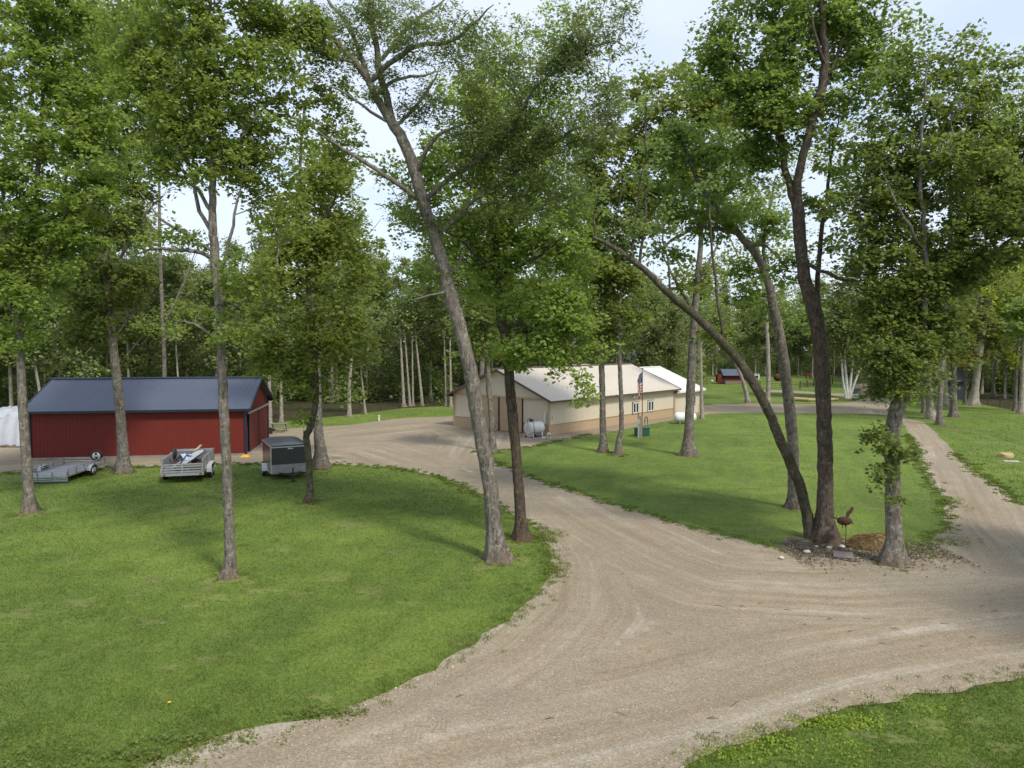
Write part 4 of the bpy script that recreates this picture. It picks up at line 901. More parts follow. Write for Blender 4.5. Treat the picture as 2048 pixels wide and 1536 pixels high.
hero('broken_trunk_tree', 'small leaning tree with a broken stub in front of the cargo trailer',
  [(620,1005,22),(619,960,17),(616,900,16),(612,876,17),(622,850,17),(632,800,14),(630,720,13),(620,620,12),(612,500,10),(600,350,8),(610,200,5)],
  [[(614,878,12),(610,868,10),(608,862,8)],[(630,720,8),(680,640,6),(710,560,4)],[(620,620,8),(560,540,6),(520,460,4)],[(612,500,7),(660,420,5),(690,340,3)],[(632,780,6),(570,720,5),(530,690,3)]],
  [(640,420,90,100),(620,560,100,90),(640,670,100,70),(610,740,80,40),(520,640,70,70),(545,720,60,40),(600,830,26,26,0,.7),(600,790,30,20,0,.6),(700,700,60,60),(590,500,70,70),(700,480,60,60,1),(660,340,60,60,.5),(730,560,40,40,1,.7)], 'leaf', 'bark_moss', seed=14, nleaf=44)
hero('grey_trunk_tree', 'thick grey trunk at the gravel edge right of the cargo trailer',
  [(643,935,36),(641,900,27),(636,850,23),(633,720,19),(628,600,15),(640,450,10),(650,300,6)],
  [[(628,600,8),(580,500,6),(550,420,4)],[(633,680,7),(690,600,6),(720,540,3)]],
  [(650,340,60,70),(690,500,50,80),(590,450,70,90),(690,600,60,50),(700,790,30,35,0,.5)], 'leaf_dark', 'bark', seed=15)
hero('locust_tree', 'big leaning tree with a wide flared base and fine blue-green foliage at the drive',
  [(995,1120,60),(988,1060,40),(978,960,38),(960,860,38),(940,740,36),(918,650,32),(900,590,36),(875,490,31),(845,400,29),(825,330,28),(800,270,27),(787,252,25)],
  [[(787,255,20,0),(750,191,17,0),(737,160,16,0),(705,118,14,-.2),(668,77,12,-.4),(641,50,10,-.6),(622,0,8,-.8),(610,-60,5,-1)],
   [(737,160,13,0),(714,91,11,.4),(691,41,9,.7),(655,0,7,1),(640,-60,4,1.2)],
   [(790,258,20,0),(773,196,18,.2),(757,137,16,.4),(750,77,13,.5),(737,27,10,.6),(728,-60,6,.6)],
   [(738,163,13,0),(791,118,12,-.5),(837,91,11,-1),(892,87,9,-1.3),(937,55,7,-1.6),(987,9,4,-2)],
   [(762,120,10,.4),(819,50,8,.6),(860,20,7,.8),(900,-10,5,1)],
   [(836,398,13,0),(782,360,11,-.3),(737,328,9,-.6),(691,301,8,-1),(655,275,6,-1.2),(627,255,4,-1.5)],
   [(775,243,8,0),(723,210,6,-.3),(690,185,5,-.5),(655,172,3,-.8)],[(708,125,8,-.2),(680,116,6,-.5),(640,112,4,-.8)],
   [(788,256,9,0),(841,200,7,.3),(869,155,5,.5),(880,130,3,.6)],[(760,185,9,.2),(790,160,8,.5),(850,150,6,1),(880,142,4,1.2)],
   [(828,355,12,0),(855,296,10,-.5),(892,260,8,-1),(942,246,5,-1.5)],
   [(848,401,14,0),(896,360,12,-.6),(942,328,11,-1.2),(1010,273,9,-2),(1056,196,7,-2.5),(1100,150,5,-2.8),(1150,100,3,-3)],
   [(870,480,10,0),(950,400,9,-.8),(1056,328,8,-1.5),(1124,273,6,-2),(1229,219,3,-2.5)],
   [(890,560,8,0),(915,530,6,.3),(930,500,4,.6)],[(905,580,6,0),(860,590,5,-.4),(820,600,3,-.6)]],
  [(640,50,50,55,-.6,.7),(700,60,60,60,.3,.65),(770,40,60,60,.5,.7),(655,130,45,40,-.5,.6),(840,60,75,60,-.8,.75),(930,90,80,70,-1.3,.8),(990,190,95,80,-2,.8),(1080,130,95,80,-2.5,.85),(1180,60,80,70,-3,.8),
   (1040,300,95,75,-1.8,.9),(1140,250,90,70,-2.3,.8),(950,290,80,60,-1.2,.7),(1110,380,90,60,-1.5,.8),(860,220,55,55,.4,.7),(800,430,50,40,0,.45),(880,450,45,40,0,.5),(870,540,35,30,0,.4),(770,170,50,60,0,.5),
   (1230,200,50,50,-2.5,.6),(1000,400,70,50,-1,.7),(1230,40,45,40,-3,.6)],
  'leaf_blue', 'bark', seed=16, shape='fine', leafpx=6.6, nleaf=76, dens=14, rcpx=26, sides=18, lumps=.07, leafmin=.07)
hero('maple_tree', 'knobbly-trunked maple close to the right of the leaning locust',
  [(1045,1080,40),(1041,1030,29),(1036,960,25),(1032,900,26),(1020,780,26),(1014,700,24),(1003,640,22),(995,560,22),(990,520,20),(985,400,14),(985,280,10),(990,150,5)],
  [[(992,535,12,0),(960,520,9,-.4),(930,485,7,-.8),(880,455,4,-1)],[(994,560,11,0),(1030,535,9,-.3),(1080,510,7,-.6),(1130,470,4,-1)],[(1003,635,7,0),(1050,600,6,-.5),(1110,590,4,-1)],[(990,520,11,0),(1010,430,9,.4),(1050,340,6,.8)],
   [(988,450,9,0),(940,370,7,-.5),(890,310,4,-.8)],[(1012,690,6,0),(1070,690,5,-.8),(1130,700,4,-1.4),(1165,740,3,-1.8)],[(1005,660,6,0),(960,640,5,.2),(920,640,3,.4)]],
  [(930,470,85,65),(1000,400,105,80),(1080,460,95,80),(870,420,80,80),(800,440,50,60,0,.7),(820,360,70,50,0,.8),(1060,600,80,60,-.6),(1130,620,75,60,-1),(1050,700,75,38,-.8),(1110,715,60,32,-1.2),(960,570,50,40),
   (1000,280,90,70),(900,310,80,60),(940,200,75,65),(1090,360,80,60),(1160,765,28,22,-1.8,.7),(1172,800,18,14,-1.8,.8),(1140,660,70,45,-1.2),(1090,250,70,60,.5),(850,540,45,50),(1180,690,40,40,-1),(1020,500,80,50),(1150,540,70,60,0),(1130,420,80,70,1)], 'leaf', 'bark_dark', seed=17, nleaf=46, lumps=.09)
hero('slender_tree', 'thin grey tree between the leaning locust and the tan barn doors',
  [(985,905,18),(984,860,15),(982,820,14),(978,780,14),(975,720,13),(972,640,9),(968,540,6)],
  [[(985,880,4),(992,850,3),(996,838,2)],[(975,720,6),(950,690,4),(930,660,3)]],
  [(960,650,60,50),(945,700,45,28),(985,560,60,60)], 'leaf_dark', 'bark', seed=18)
hero('lawn_tree', 'left one of the slim pair of trees on the lawn before the cream building',
  [(1207,905,24),(1206,870,17),(1205,800,15),(1203,720,15),(1202,650,13),(1200,560,10),(1195,450,7),(1200,350,4)],
  [[(1202,650,6),(1160,600,5),(1130,560,3)],[(1201,600,6),(1240,530,4),(1260,480,3)]],
  [(1200,630,70,40),(1180,560,85,50),(1225,480,75,65),(1190,390,85,70),(1215,680,55,24),(1200,300,70,60),(1150,480,60,50)], 'leaf_dark', 'bark', seed=19)
hero('lawn_tree', 'right one of the slim pair of trees on the lawn, kinked near its foot',
  [(1236,910,20),(1238,880,14),(1243,850,12),(1241,760,11),(1238,680,10),(1240,600,7),(1250,500,4)],
  [[(1242,800,3),(1232,790,2)],[(1238,680,5),(1265,640,4),(1280,600,3)]],
  [(1250,630,45,32),(1262,550,55,50),(1270,460,50,50)], 'leaf', 'bark', seed=20)
hero('lawn_oak', 'single sturdy tree hiding the middle of the white propane tank',
  [(1378,912,40),(1377,885,27),(1378,860,23),(1382,760,22),(1388,650,19),(1395,560,16),(1402,480,12),(1400,400,9),(1395,300,5)],
  [[(1390,630,8),(1350,560,6),(1320,500,4)],[(1395,560,7),(1430,500,5),(1450,440,3)],[(1402,470,7),(1370,380,6),(1330,300,4)],[(1400,430,7),(1430,330,5),(1440,240,3)]],
  [(1390,190,90,60),(1330,190,70,60),(1290,270,75,70),(1400,290,90,70),(1340,360,85,60),(1440,220,60,60),(1390,560,55,40,0,.7),(1290,400,70,60),(1430,640,45,40,0,.6),(1250,330,60,80),(1420,390,60,60),(1260,190,50,45,0,.8)], 'leaf', 'bark', seed=21)
hero('leaning_tree', 'long slender trunk leaning far left from the forked pair by the drive',
  [(1622,1078,30,0),(1612,1020,26,-.1),(1595,960,26,-.3),(1565,890,24,-.5),(1540,830,23,-.7),(1515,780,23,-.8),(1480,725,22,-1),(1440,680,22,-1.2),(1400,640,19,-1.4),(1365,610,18,-1.5),(1330,580,16,-1.6),(1290,540,15,-1.8),(1250,510,13,-2),(1215,488,9,-2.1),(1185,474,6,-2.2)],
  [[(1279,533,7,-1.8),(1286,480,6,-1.8),(1291,420,6,-1.8),(1293,340,5,-1.8),(1290,250,4,-1.8),(1294,190,3,-1.8)],[(1262,520,6,-2),(1268,470,5,-2),(1275,400,4,-2),(1282,340,3,-2)],[(1192,478,6,-2.1),(1190,450,5,-2.1),(1186,425,3,-2.1)],
   [(1340,588,5,-1.6),(1338,540,4,-1.6),(1328,480,4,-1.6),(1326,440,2,-1.6)],[(1447,685,7,-1.2),(1434,590,6,-1.2),(1424,490,5,-1.2),(1418,400,5,-1.2),(1420,320,3,-1.2)],[(1215,490,4,-2),(1240,400,3,-2),(1245,330,2,-2)]],
  [(1285,320,40,70,-1.8,.25),(1240,440,50,40,-2,.3),(1330,430,40,40,-1.6,.3),(1420,350,35,40,-1.2,.3),(1290,200,35,40,-1.8,.3)], 'leaf_blue', 'bark_moss', seed=22, flare=False, lumps=.07)
hero('forked_tree', 'tallest dark trunk of the group by the drive, forking halfway into two stems',
  [(1648,1082,52),(1650,1020,40),(1650,900,36),(1646,780,37),(1640,690,36),(1628,620,37),(1610,560,31),(1602,500,30),(1596,420,29),(1590,392,28)],
  [[(1588,400,18,0),(1572,350,16,.2),(1563,290,15,.3),(1568,220,13,.4),(1580,150,11,.5),(1590,60,8,.6),(1580,-60,4,.6)],[(1593,400,19,0),(1598,340,18,-.3),(1620,260,18,-.5),(1640,190,19,-.6),(1650,120,17,-.7),(1645,50,13,-.8),(1640,-70,7,-.8)],
   [(1640,195,10,-.6),(1675,110,8,-.2),(1700,40,6,.1),(1720,-40,4,.3)],[(1650,130,9,-.7),(1630,70,7,-1.2),(1618,0,5,-1.4)],[(1634,650,13,0),(1635,600,12,.6),(1638,520,11,.9),(1643,450,10,1),(1655,380,8,1),(1665,300,6,1),(1680,220,4,1)],
   [(1604,520,9,0),(1640,540,8,-.5),(1690,562,8,-1),(1725,560,3,-1.3)],[(1565,280,8,.3),(1530,200,7,0),(1490,140,5,-.3),(1450,90,3,-.5)],[(1572,340,7,.2),(1520,300,6,.6),(1470,250,4,1)],[(1643,450,5,1),(1690,400,4,1.2),(1730,380,3,1.4)]],
  [(1600,30,120,80),(1520,100,105,85),(1445,80,70,50,0,.8),(1480,190,90,75),(1570,230,80,80),(1700,70,95,75),(1700,190,85,70),(1780,50,70,45,0,.7),(1530,320,70,60,.5,.8),(1640,-110,210,100),(1670,400,60,60,1,.6),(1560,540,55,55,1,.5),(1420,150,50,50,0,.7),(1700,480,50,45,1,.5),(1480,20,60,40,0,.8),(1750,130,80,70,.5),(1540,200,80,70,-.5),(1660,300,50,60,.5,.7)],
  'leaf_dark', 'bark_brown', seed=23, nleaf=48, dens=10.5, sides=18)
hero('curving_tree', 'grey tree behind the leaning trunk, its top bending over to the left',
  [(1590,1018,42,0),(1588,980,27,0),(1585,880,27,0),(1575,780,27,0),(1562,690,26,-.2),(1548,620,23,-.3),(1535,560,19,-.4),(1512,510,18,-.5),(1480,470,17,-.6),(1455,440,15,-.7),(1420,400,13,-.8),(1400,370,11,-.8),(1370,300,8,-.8),(1340,230,5,-.8)],
  [[(1478,468,11,-.6),(1440,458,10,-1),(1390,457,9,-1.4),(1345,480,7,-1.8),(1310,505,4,-2)],[(1537,570,9,-.4),(1527,480,8,.4),(1540,420,7,.8),(1552,350,5,1.2)],[(1500,495,7,-.5),(1530,490,6,-1),(1560,520,4,-1.4)],[(1400,375,6,-.8),(1430,320,5,-.4),(1440,270,3,0)]],
  [(1400,430,75,55,-1,.8),(1345,410,70,60,-1.2,.9),(1470,380,75,60,0,.8),(1530,460,50,60,.6,.7),(1560,620,50,60,1,.6),(1500,600,55,50,1,.6),(1355,320,80,65,-.8,.8),(1480,540,45,30,0,.6),(1610,650,40,50,2,.6),(1330,500,50,30,-1.5,.6),(1450,300,70,60,0,.7)],
  'leaf_dark', 'bark', seed=24)
hero('tufted_oak', 'stout oak at the drive corner with leafy tufts sprouting on its pale trunk',
  [(1785,1128,54,0),(1787,1080,39,0),(1786,980,35,0),(1784,900,36,0),(1787,850,34,0),(1797,808,37,0),(1818,775,34,0),(1845,735,26,.2),(1870,650,23,.4),(1890,560,19,.5),(1920,480,16,.6),(1970,420,12,.7),(2040,380,8,.8)],
  [[(1800,810,14,0),(1792,720,11,-.2),(1780,620,9,.2),(1770,540,6,.5)],[(1830,770,15,0),(1848,650,13,-.4),(1850,500,11,-.6),(1840,350,8,-.8),(1850,200,5,-1),(1860,100,3,-1)],[(1880,610,11,.4),(1960,530,10,0),(2030,470,8,-.4),(2100,400,5,-.8)],
   [(1845,740,9,.2),(1780,640,8,.9),(1745,520,7,1.2),(1730,400,5,1.4),(1740,300,3,1.5)],[(1900,540,8,.5),(1930,420,7,1),(1950,300,5,1.4),(1960,180,3,1.6)],[(1850,500,7,-.6),(1800,420,6,-1),(1760,330,4,-1.4)]],
  [(1815,755,55,30,-1.0,1.1),(1775,735,50,30,-.8,1.0),(1790,700,85,55,-.6,1.2),(1745,640,60,50,0,1.1),(1830,620,90,70,0,1.2),(1770,530,90,75,0,1.1),(1880,530,95,75,0,1.1),(1980,480,90,75),(1725,430,80,75),(1830,400,115,85),(1940,360,105,85),(1765,290,95,70),(1880,230,105,80),(1990,260,100,85),(1920,110,80,60,0,.8),(2000,150,70,60,0,.7),
   (2070,400,80,110),(2000,420,90,60,-1.5),(1960,300,80,60,-1.5,.8),(2030,330,60,60,1),(1870,690,50,50,0,1.1),(1748,868,28,18,-.6,1.3),(1765,885,16,14,-.5,1.2),(1812,905,26,14,-.7,1.5),(1766,955,20,28,-.6,1.6),(1790,775,45,22,-.3,1),(1745,790,22,18,-.2,.9),(1786,990,14,12,-.7,.8),(2060,250,70,80),(1800,150,60,60,0,.7)],
  'leaf_dark', 'bark_lichen', seed=25, nleaf=54, dens=11.5, sides=18, lumps=.08)
hero('yard_tree', 'tall tree rising right behind the gable of the cream building', [(960,815,16),(962,780,13),(968,640,12),(975,480,9),(990,300,6),(1000,150,4)], [[(968,600,6),(930,500,5),(900,420,3)],[(975,480,6),(1020,380,5),(1060,300,3)]],
  [(1000,120,90,80),(1080,60,80,70),(940,180,80,70),(1100,180,80,70),(1020,230,90,70),(1170,160,70,60),(930,330,80,60),(1060,330,80,60),(890,520,60,60),(1150,20,60,50),(960,440,70,60)], 'leaf', 'bark', seed=26, leafpx=5.5, nleaf=36)
hero('yard_tree', 'tall leafy tree standing just beyond the roof ridge of the cream building', [(1150,800,14),(1148,700,12),(1140,560,10),(1150,400,7),(1160,280,4)], [[(1140,560,6),(1190,480,5),(1230,400,3)],[(1145,620,6),(1100,560,4),(1070,500,3)]],
  [(1160,300,80,60),(1120,400,90,60),(1210,420,80,70),(1090,520,90,60),(1180,540,90,60),(1270,600,70,50),(1120,640,80,45),(1220,660,60,30)], 'leaf_dark', 'bark_pale', seed=27, leafpx=5.5, nleaf=36)
hero('yard_tree', 'tall light green tree over the far lawn behind the leaning trunk', [(1535,806,12),(1537,740,10),(1530,600,9),(1510,450,6),(1500,330,4)], [[(1530,600,6),(1480,520,4),(1450,450,3)]],
  [(1500,300,80,60),(1450,400,80,60),(1540,420,70,60),(1490,520,80,50),(1560,600,50,40),(1420,540,60,40),(1600,480,50,60),(1620,330,60,60)], 'leaf', 'bark_pale', seed=28, leafpx=5.5, nleaf=34)
hero('yard_tree', 'leafy tree behind the tufted oak on the right lawn', [(1880,850,16),(1880,800,13),(1890,650,11),(1900,450,8),(1900,300,5)], [[(1890,600,6),(1940,500,5),(1980,420,3)],[(1890,560,6),(1840,450,5),(1800,380,3)]],
  [(1900,300,90,70),(1980,380,80,60),(1820,330,80,70),(1990,200,70,70),(1900,160,90,60),(1800,480,70,60),(1960,540,80,50),(2050,320,60,80),(1730,350,60,70),(2040,560,60,50)], 'leaf', 'bark', seed=29, leafpx=5.5, nleaf=34)
hero('yard_tree', 'leafy tree filling the view between the two tall trunks at the left', [(330,852,10),(330,840,10),(328,700,10),(320,500,8),(318,300,5)], [[(328,650,5),(370,560,4),(390,500,3)],[(320,480,6),(270,400,4),(250,320,3)]],
  [(320,260,80,70),(260,420,70,60),(360,200,70,60),(270,150,80,70),(200,300,80,70),(330,640,60,45,0,.7),(120,200,80,80),(60,320,80,80)], 'leaf', 'bark', seed=30, leafpx=5.5, nleaf=34)
# right background trees near the drive
hero('stub_tree', 'pale grey stout trunk right of the drive wrapped in low leaves', [(1862,838,22),(1860,815,17),(1858,780,16),(1856,720,15),(1858,640,11),(1862,560,7)], [[(1858,770,9),(1875,735,7),(1884,700,5)],[(1858,780,7),(1846,740,5),(1840,700,3)]],
  [(1850,690,35,50,0,.6),(1865,770,28,22,-.8,.6),(1860,610,60,60),(1840,780,16,16,-1,.7)], 'leaf_dark', 'bark_pale', seed=31)
hero('drive_tree', 'thin trunk just left of the pale stout one right of the drive', [(1848,826,12),(1846,790,9),(1845,720,8),(1840,620,6)], [], [(1840,620,45,45)], 'leaf_dark', 'bark', seed=32, sides=8)
hero('drive_tree', 'straight grey-brown tree standing in the grass by the orange leaves', [(1907,834,19),(1907,810,15),(1907,760,14),(1905,700,13),(1900,600,10),(1900,500,6)], [[(1905,690,6),(1940,650,5),(1970,620,3)]],
  [(1900,620,60,60),(1945,650,60,45,0,.8),(1900,530,60,60),(1900,720,45,30,0,.5)], 'leaf_olive', 'bark', seed=33)
hero('drive_tree', 'very pale straight trunk behind the grey-brown one at the right', [(1891,812,13),(1891,790,11),(1890,740,11),(1889,660,9),(1888,560,6)], [], [(1888,600,55,60)], 'leaf_olive', 'bark_pale', seed=34, sides=10)
hero('wood_edge_tree', 'large pale leaning tree at the edge of the dark wood on the right', [(1946,810,22),(1950,780,17),(1958,720,15),(1966,660,13),(1976,610,10),(1990,540,6)], [[(1966,655,7),(1955,600,6),(1950,560,4)]],
  [(1960,640,60,40,0,.8),(1990,560,60,60),(1990,700,50,40,1,.6),(2010,620,50,50)], 'leaf_olive', 'bark_pale', seed=35)
hero('lime_tree', 'bright yellow-green tree low at the right edge', [(2030,822,9),(2032,760,8),(2036,680,6),(2040,600,4)], [], [(2035,590,55,45),(2040,640,40,30),(2050,540,60,40),(2040,720,25,14,0,.6),(1985,585,25,20,0,.5)], 'leaf_lime', 'bark', seed=36, sides=8)
hero('turning_tree', 'small tree with a few orange leaves among the trunks at the right', [(1930,806,7),(1930,760,6),(1926,720,4)], [], [(1928,712,22,5,-1,.9),(1915,680,24,10,0,.5)], 'leaf_orange', 'bark', seed=37, sides=8)
hero('edge_trunk', 'reddish slim trunk cut by the right edge of the view', [(2042,828,13),(2044,780,11),(2048,700,10),(2052,600,7)], [], [(2060,620,60,50)], 'leaf_dark', 'bark_pale', seed=38, sides=8)
# birch clump: one tree of four stems
p = G(1695, 798)
def P4(px, py, dy=0): return AT(px, py, p[1] + dy)
s = p[1] / FPX; rng = np.random.default_rng(5)
att = np.concatenate([blob_points(P4(*c), (r1 * s, 2.4, r2 * s), n, rng) for c, r1, r2, n in (((1690, 640), 55, 50, 80), ((1715, 690), 45, 28, 50), ((1660, 650), 40, 40, 45), ((1730, 640), 35, 45, 45), ((1690, 570), 50, 45, 60))])
make_tree('birch_clump', p, [p, P4(1693, 760), P4(1688, 700), P4(1680, 650), P4(1676, 600)], [.21, .17, .14, .11, .07],
  [([P4(1692, 797), P4(1686, 760), P4(1683, 715), P4(1678, 690)], [.16, .13, .11, .08]), ([P4(1698, 797), P4(1702, 760), P4(1708, 710), P4(1712, 680)], [.18, .15, .12, .09]), ([P4(1700, 797), P4(1708, 770), P4(1724, 728), P4(1738, 690)], [.17, .14, .12, .08])],
  att, M['leaf_far'], M['birch'], 'white birch with four splayed stems where the drives meet', leaf=.38, nleaf=26, rc=1.3, seed=40, sides=8, step=1.2, limb_name='stem', flare=False)
def slim(label, base, top, w_, blobs, lm='leaf_far', bm='bark_pale', seed=50, name='slim_tree', bend=0):
    (x0, y0), (x1, y1) = base, top; n = 5
    tr = [(x0 + (x1 - x0) * k / n + bend * math.sin(math.pi * k / n), y0 + (y1 - y0) * k / n, w_ * (1.25 if k == 0 else 1) * (1 - .55 * k / n)) for k in range(n + 1)]
    return hero(name, label, tr, [], blobs, lm, bm, seed=seed, sides=8, leafpx=4.8, rcpx=15, nleaf=26, dens=9, lumps=.04)
slim('pale leaning tree on the far lawn this side of the red shed', (1497, 805), (1452, 690), 11, [(1450,680,45,35),(1470,650,40,35)], seed=51, bend=6)
slim('thin straight pole-like trunk at the right end of the propane tank', (1404, 838), (1400, 620), 9, [(1405,660,25,30,0,.6),(1400,610,40,40)], seed=52)
slim('leaning brown-based tree at the wood edge above the white marker', (699, 834), (708, 690), 11, [(720,640,60,50),(690,600,60,50)], seed=53, bend=-4)
slim('smaller leaning tree at the wood edge right of the brown-based one', (731, 829), (722, 740), 7, [(722,700,30,30)], seed=54)
slim('tree between the red barn end and the picnic bench', (563, 847), (562, 700), 10, [(560,680,50,40),(580,640,50,50)], seed=55)
slim('pale trunk rising just behind the end wall of the red barn', (540, 862), (538, 720), 13, [(545,690,50,45)], seed=56)
for i, (px, w_, tx) in enumerate([(845, 8, 828), (820, 7, 808), (808, 9, 800), (826, 6, 824), (893, 7, 888), (902, 8, 900)]):
    slim('pale bare trunk in the row at the wood edge left of the cream building', (px, 812 + i % 3), (tx, 640 + 8 * i), w_, [(tx, 640, 35, 35), (tx + 10, 600, 35, 35)], seed=60 + i).__setitem__('group', 'pale trunks left of the cream building')
# ------------------------------------------------------------------ the wood behind: variants, then copies
def variant(seed, H, crown0, cr, n, leaf, lm, bm, r0=.17, nleaf=32):
    rng = np.random.default_rng(seed); k = 7; lean = rng.normal(0, .5, 2)
    T = [np.array([lean[0] * (i / k) ** 1.5 + rng.normal(0, .12), lean[1] * (i / k) ** 1.5, H * .93 * i / k]) for i in range(k + 1)]; T[0] = np.array([0, 0, -.1])
    tr = [r0 * (1 - .85 * i / k) for i in range(k + 1)]; limbs = []
    for i in range(5):
        z = H * rng.uniform(crown0 / H, .8); a = rng.uniform(0, 6.28); q = T[int(z / H * k)]; l = cr * rng.uniform(.5, 1)
        limbs.append(([np.array([q[0], q[1], z]), np.array([q[0] + l * .5 * math.cos(a), q[1] + l * .5 * math.sin(a), z + l * .5]), np.array([q[0] + l * math.cos(a), q[1] + l * math.sin(a), z + l * 1.1])], [r0 * .4, r0 * .25, .03]))
    att = []
    for i in range(11):
        z = rng.uniform(crown0, H * .92); f = 1 - abs((z - crown0) / (H - crown0) - .45) * .9; a = rng.uniform(0, 6.28); d = cr * .6 * f * rng.uniform(.2, 1)
        q = T[min(k, int(z / H * k))]; att.append(blob_points((q[0] + d * math.cos(a), q[1] + d * math.sin(a), z), (cr * .5 * f + .5, cr * .5 * f + .5, cr * .36 * f + .4), max(3, int(n / 11)), rng))
    att = np.concatenate(att)
    return make_tree('forest_tree', (0, 0, 0), T, tr, limbs, att, M[lm], M[bm], None, leaf=leaf, nleaf=nleaf, rc=.85, seed=seed, sides=8, step=1.4, twigs=True)
VAR = [variant(201, 23, 6.0, 3.6, 150, .30, 'leaf_far', 'bark_pale'), variant(202, 21, 4.5, 3.2, 140, .30, 'leaf_far', 'bark_pale', .15), variant(203, 25, 8.0, 4.0, 160, .30, 'leaf_dark', 'bark', .2),
       variant(204, 19, 3.5, 3.0, 130, .28, 'leaf_far', 'bark_pale', .13), variant(205, 22, 7.0, 3.6, 150, .30, 'leaf', 'bark', .17), variant(206, 24, 5.0, 4.2, 170, .32, 'leaf_olive', 'bark_pale', .18),
       variant(207, 14, 1.2, 2.6, 120, .26, 'leaf_far', 'bark', .09), variant(208, 20, 9.0, 3.2, 120, .28, 'leaf_far', 'bark_pale', .14)]
KIND = ['pale-trunked', 'pale-trunked', 'dark-leaved grey-barked', 'pale-trunked', 'bright-leaved grey-barked', 'olive-leaved wide-crowned', 'short bushy', 'high-crowned bare-stemmed']
USED = [False] * len(VAR)
def copy_tree(vi, loc, rz, sc, label, group):
    src = VAR[vi]
    if not USED[vi]: r = src; USED[vi] = True
    else:
        r = src.copy(); COL.objects.link(r)
        for c in list(src.children):
            d = c.copy(); COL.objects.link(d); d.parent = r
    r.location = loc; r.rotation_euler = (0, 0, rz); r.scale = (sc[0], sc[0], sc[1]); q = KIND[vi]; r['label'] = label.replace('forest tree', q + ' forest tree'); r['category'] = 'tree'; r['group'] = q + ' ' + group
    return r
ZONES = [('forest tree in the wood behind the red barn', 'trees of the wood behind the red barn'), ('forest tree in the wood behind the cream building', 'trees of the wood behind the cream building'),
         ('forest tree of the far wood beyond the pasture', 'trees of the far wood beyond the pasture'), ('forest tree in the dark wood at the right edge', 'trees of the dark wood at the right edge')]
placed = []
def try_place(x, y, dmin):
    for a, b in placed:
        if (a - x) ** 2 + (b - y) ** 2 < dmin * dmin: return False
    placed.append((x, y)); return True
rg = random.Random(21); cnt = 0
def zone_of(x, y):
    px = 1024 + FPX * x / y
    return 0 if px < 740 else 1 if px < 1390 else 2 if px < 1790 else 3
for k_, (x_, y_) in enumerate([(21.5, 12.5), (25.5, 17), (29.5, 11)]):
    copy_tree((0, 5, 2)[k_], (x_, y_, 0), k_ * 2.1, (1.15, .72), ('middle', 'farthest', 'nearest')[k_] + ' of the three trees just outside the right edge shading the gravel', 'trees shading the gravel from the right')
    placed.append((x_, y_))
def put(px_, Y, vi, sc=(1, 1)):
    global cnt
    x = (px_ - 1024) / FPX * Y; placed.append((x, Y)); z = zone_of(x, Y); cnt += 1
    copy_tree(vi, (x, Y, 0), rg.uniform(0, 6.28), sc, ZONES[z][0], ZONES[z][1])
for px_, Y, vi in ((76,70,0),(70,74,3),(166,72,1),(256,74,5),(330,80,7),(372,86,1),(20,72,0),(-40,70,2),(430,78,0),(480,84,3),(520,86,7),(120,90,2),(210,92,5),(298,90,2),
   (1145,112,1),(1130,118,0),(1300,118,0),(1305,124,3),(1346,125,1),(1262,122,7),(1180,116,5),(1215,125,2),(1345,116,6),(1080,110,2),(1030,106,0),(985,104,5),(935,100,1),
   (1425,175,0),(1432,170,3),(1511,170,1),(1517,175,0),(1531,180,3),(1540,178,7),(1572,172,1),(1597,168,0),(1625,165,5),(1748,128,1),(1762,150,7),(1775,145,0),(1450,185,2),(1480,190,5),(1555,190,2),
   (1990,105,2),(1965,110,3),(1935,118,7),(1915,125,0),(2012,100,1),(2070,96,2),(1975,120,2),(2030,112,0),(1830,135,2),(1808,140,0)):
    put(px_, Y, vi, (rg.uniform(.85, 1.15), rg.uniform(.9, 1.1)))
hole = inside
for y_ in range(4000):
    if cnt >= 268: break
    Y = 70 + 150 * rg.random() ** 1.25; px_ = rg.uniform(-180, 2230); x = (px_ - 1024) / FPX * Y
    if px_ < 545: ymin = 74
    elif px_ < 905: ymin = 86 + (px_ - 560) * .02
    elif px_ < 1400: ymin = 106 + (px_ - 905) * .03
    elif px_ < 1790: ymin = 172 - max(0, px_ - 1650) * .2
    else: ymin = 118 - (px_ - 1790) * .07
    if Y < ymin or Y > ymin + 62: continue
    if not try_place(x, Y, 3.6): continue
    vi = rg.choice([0, 1, 2, 3, 4, 5, 6, 7] if Y > ymin + 12 else [0, 1, 3, 7, 5, 2]); z = zone_of(x, Y); cnt += 1
    k = rg.uniform(.8, 1.2)
    copy_tree(vi, (x, Y, 0), rg.uniform(0, 6.28), (k, k * rg.uniform(.85, 1.1)), ZONES[z][0], ZONES[z][1])
print('forest', cnt, 'leaves', LEAFTOT[0])
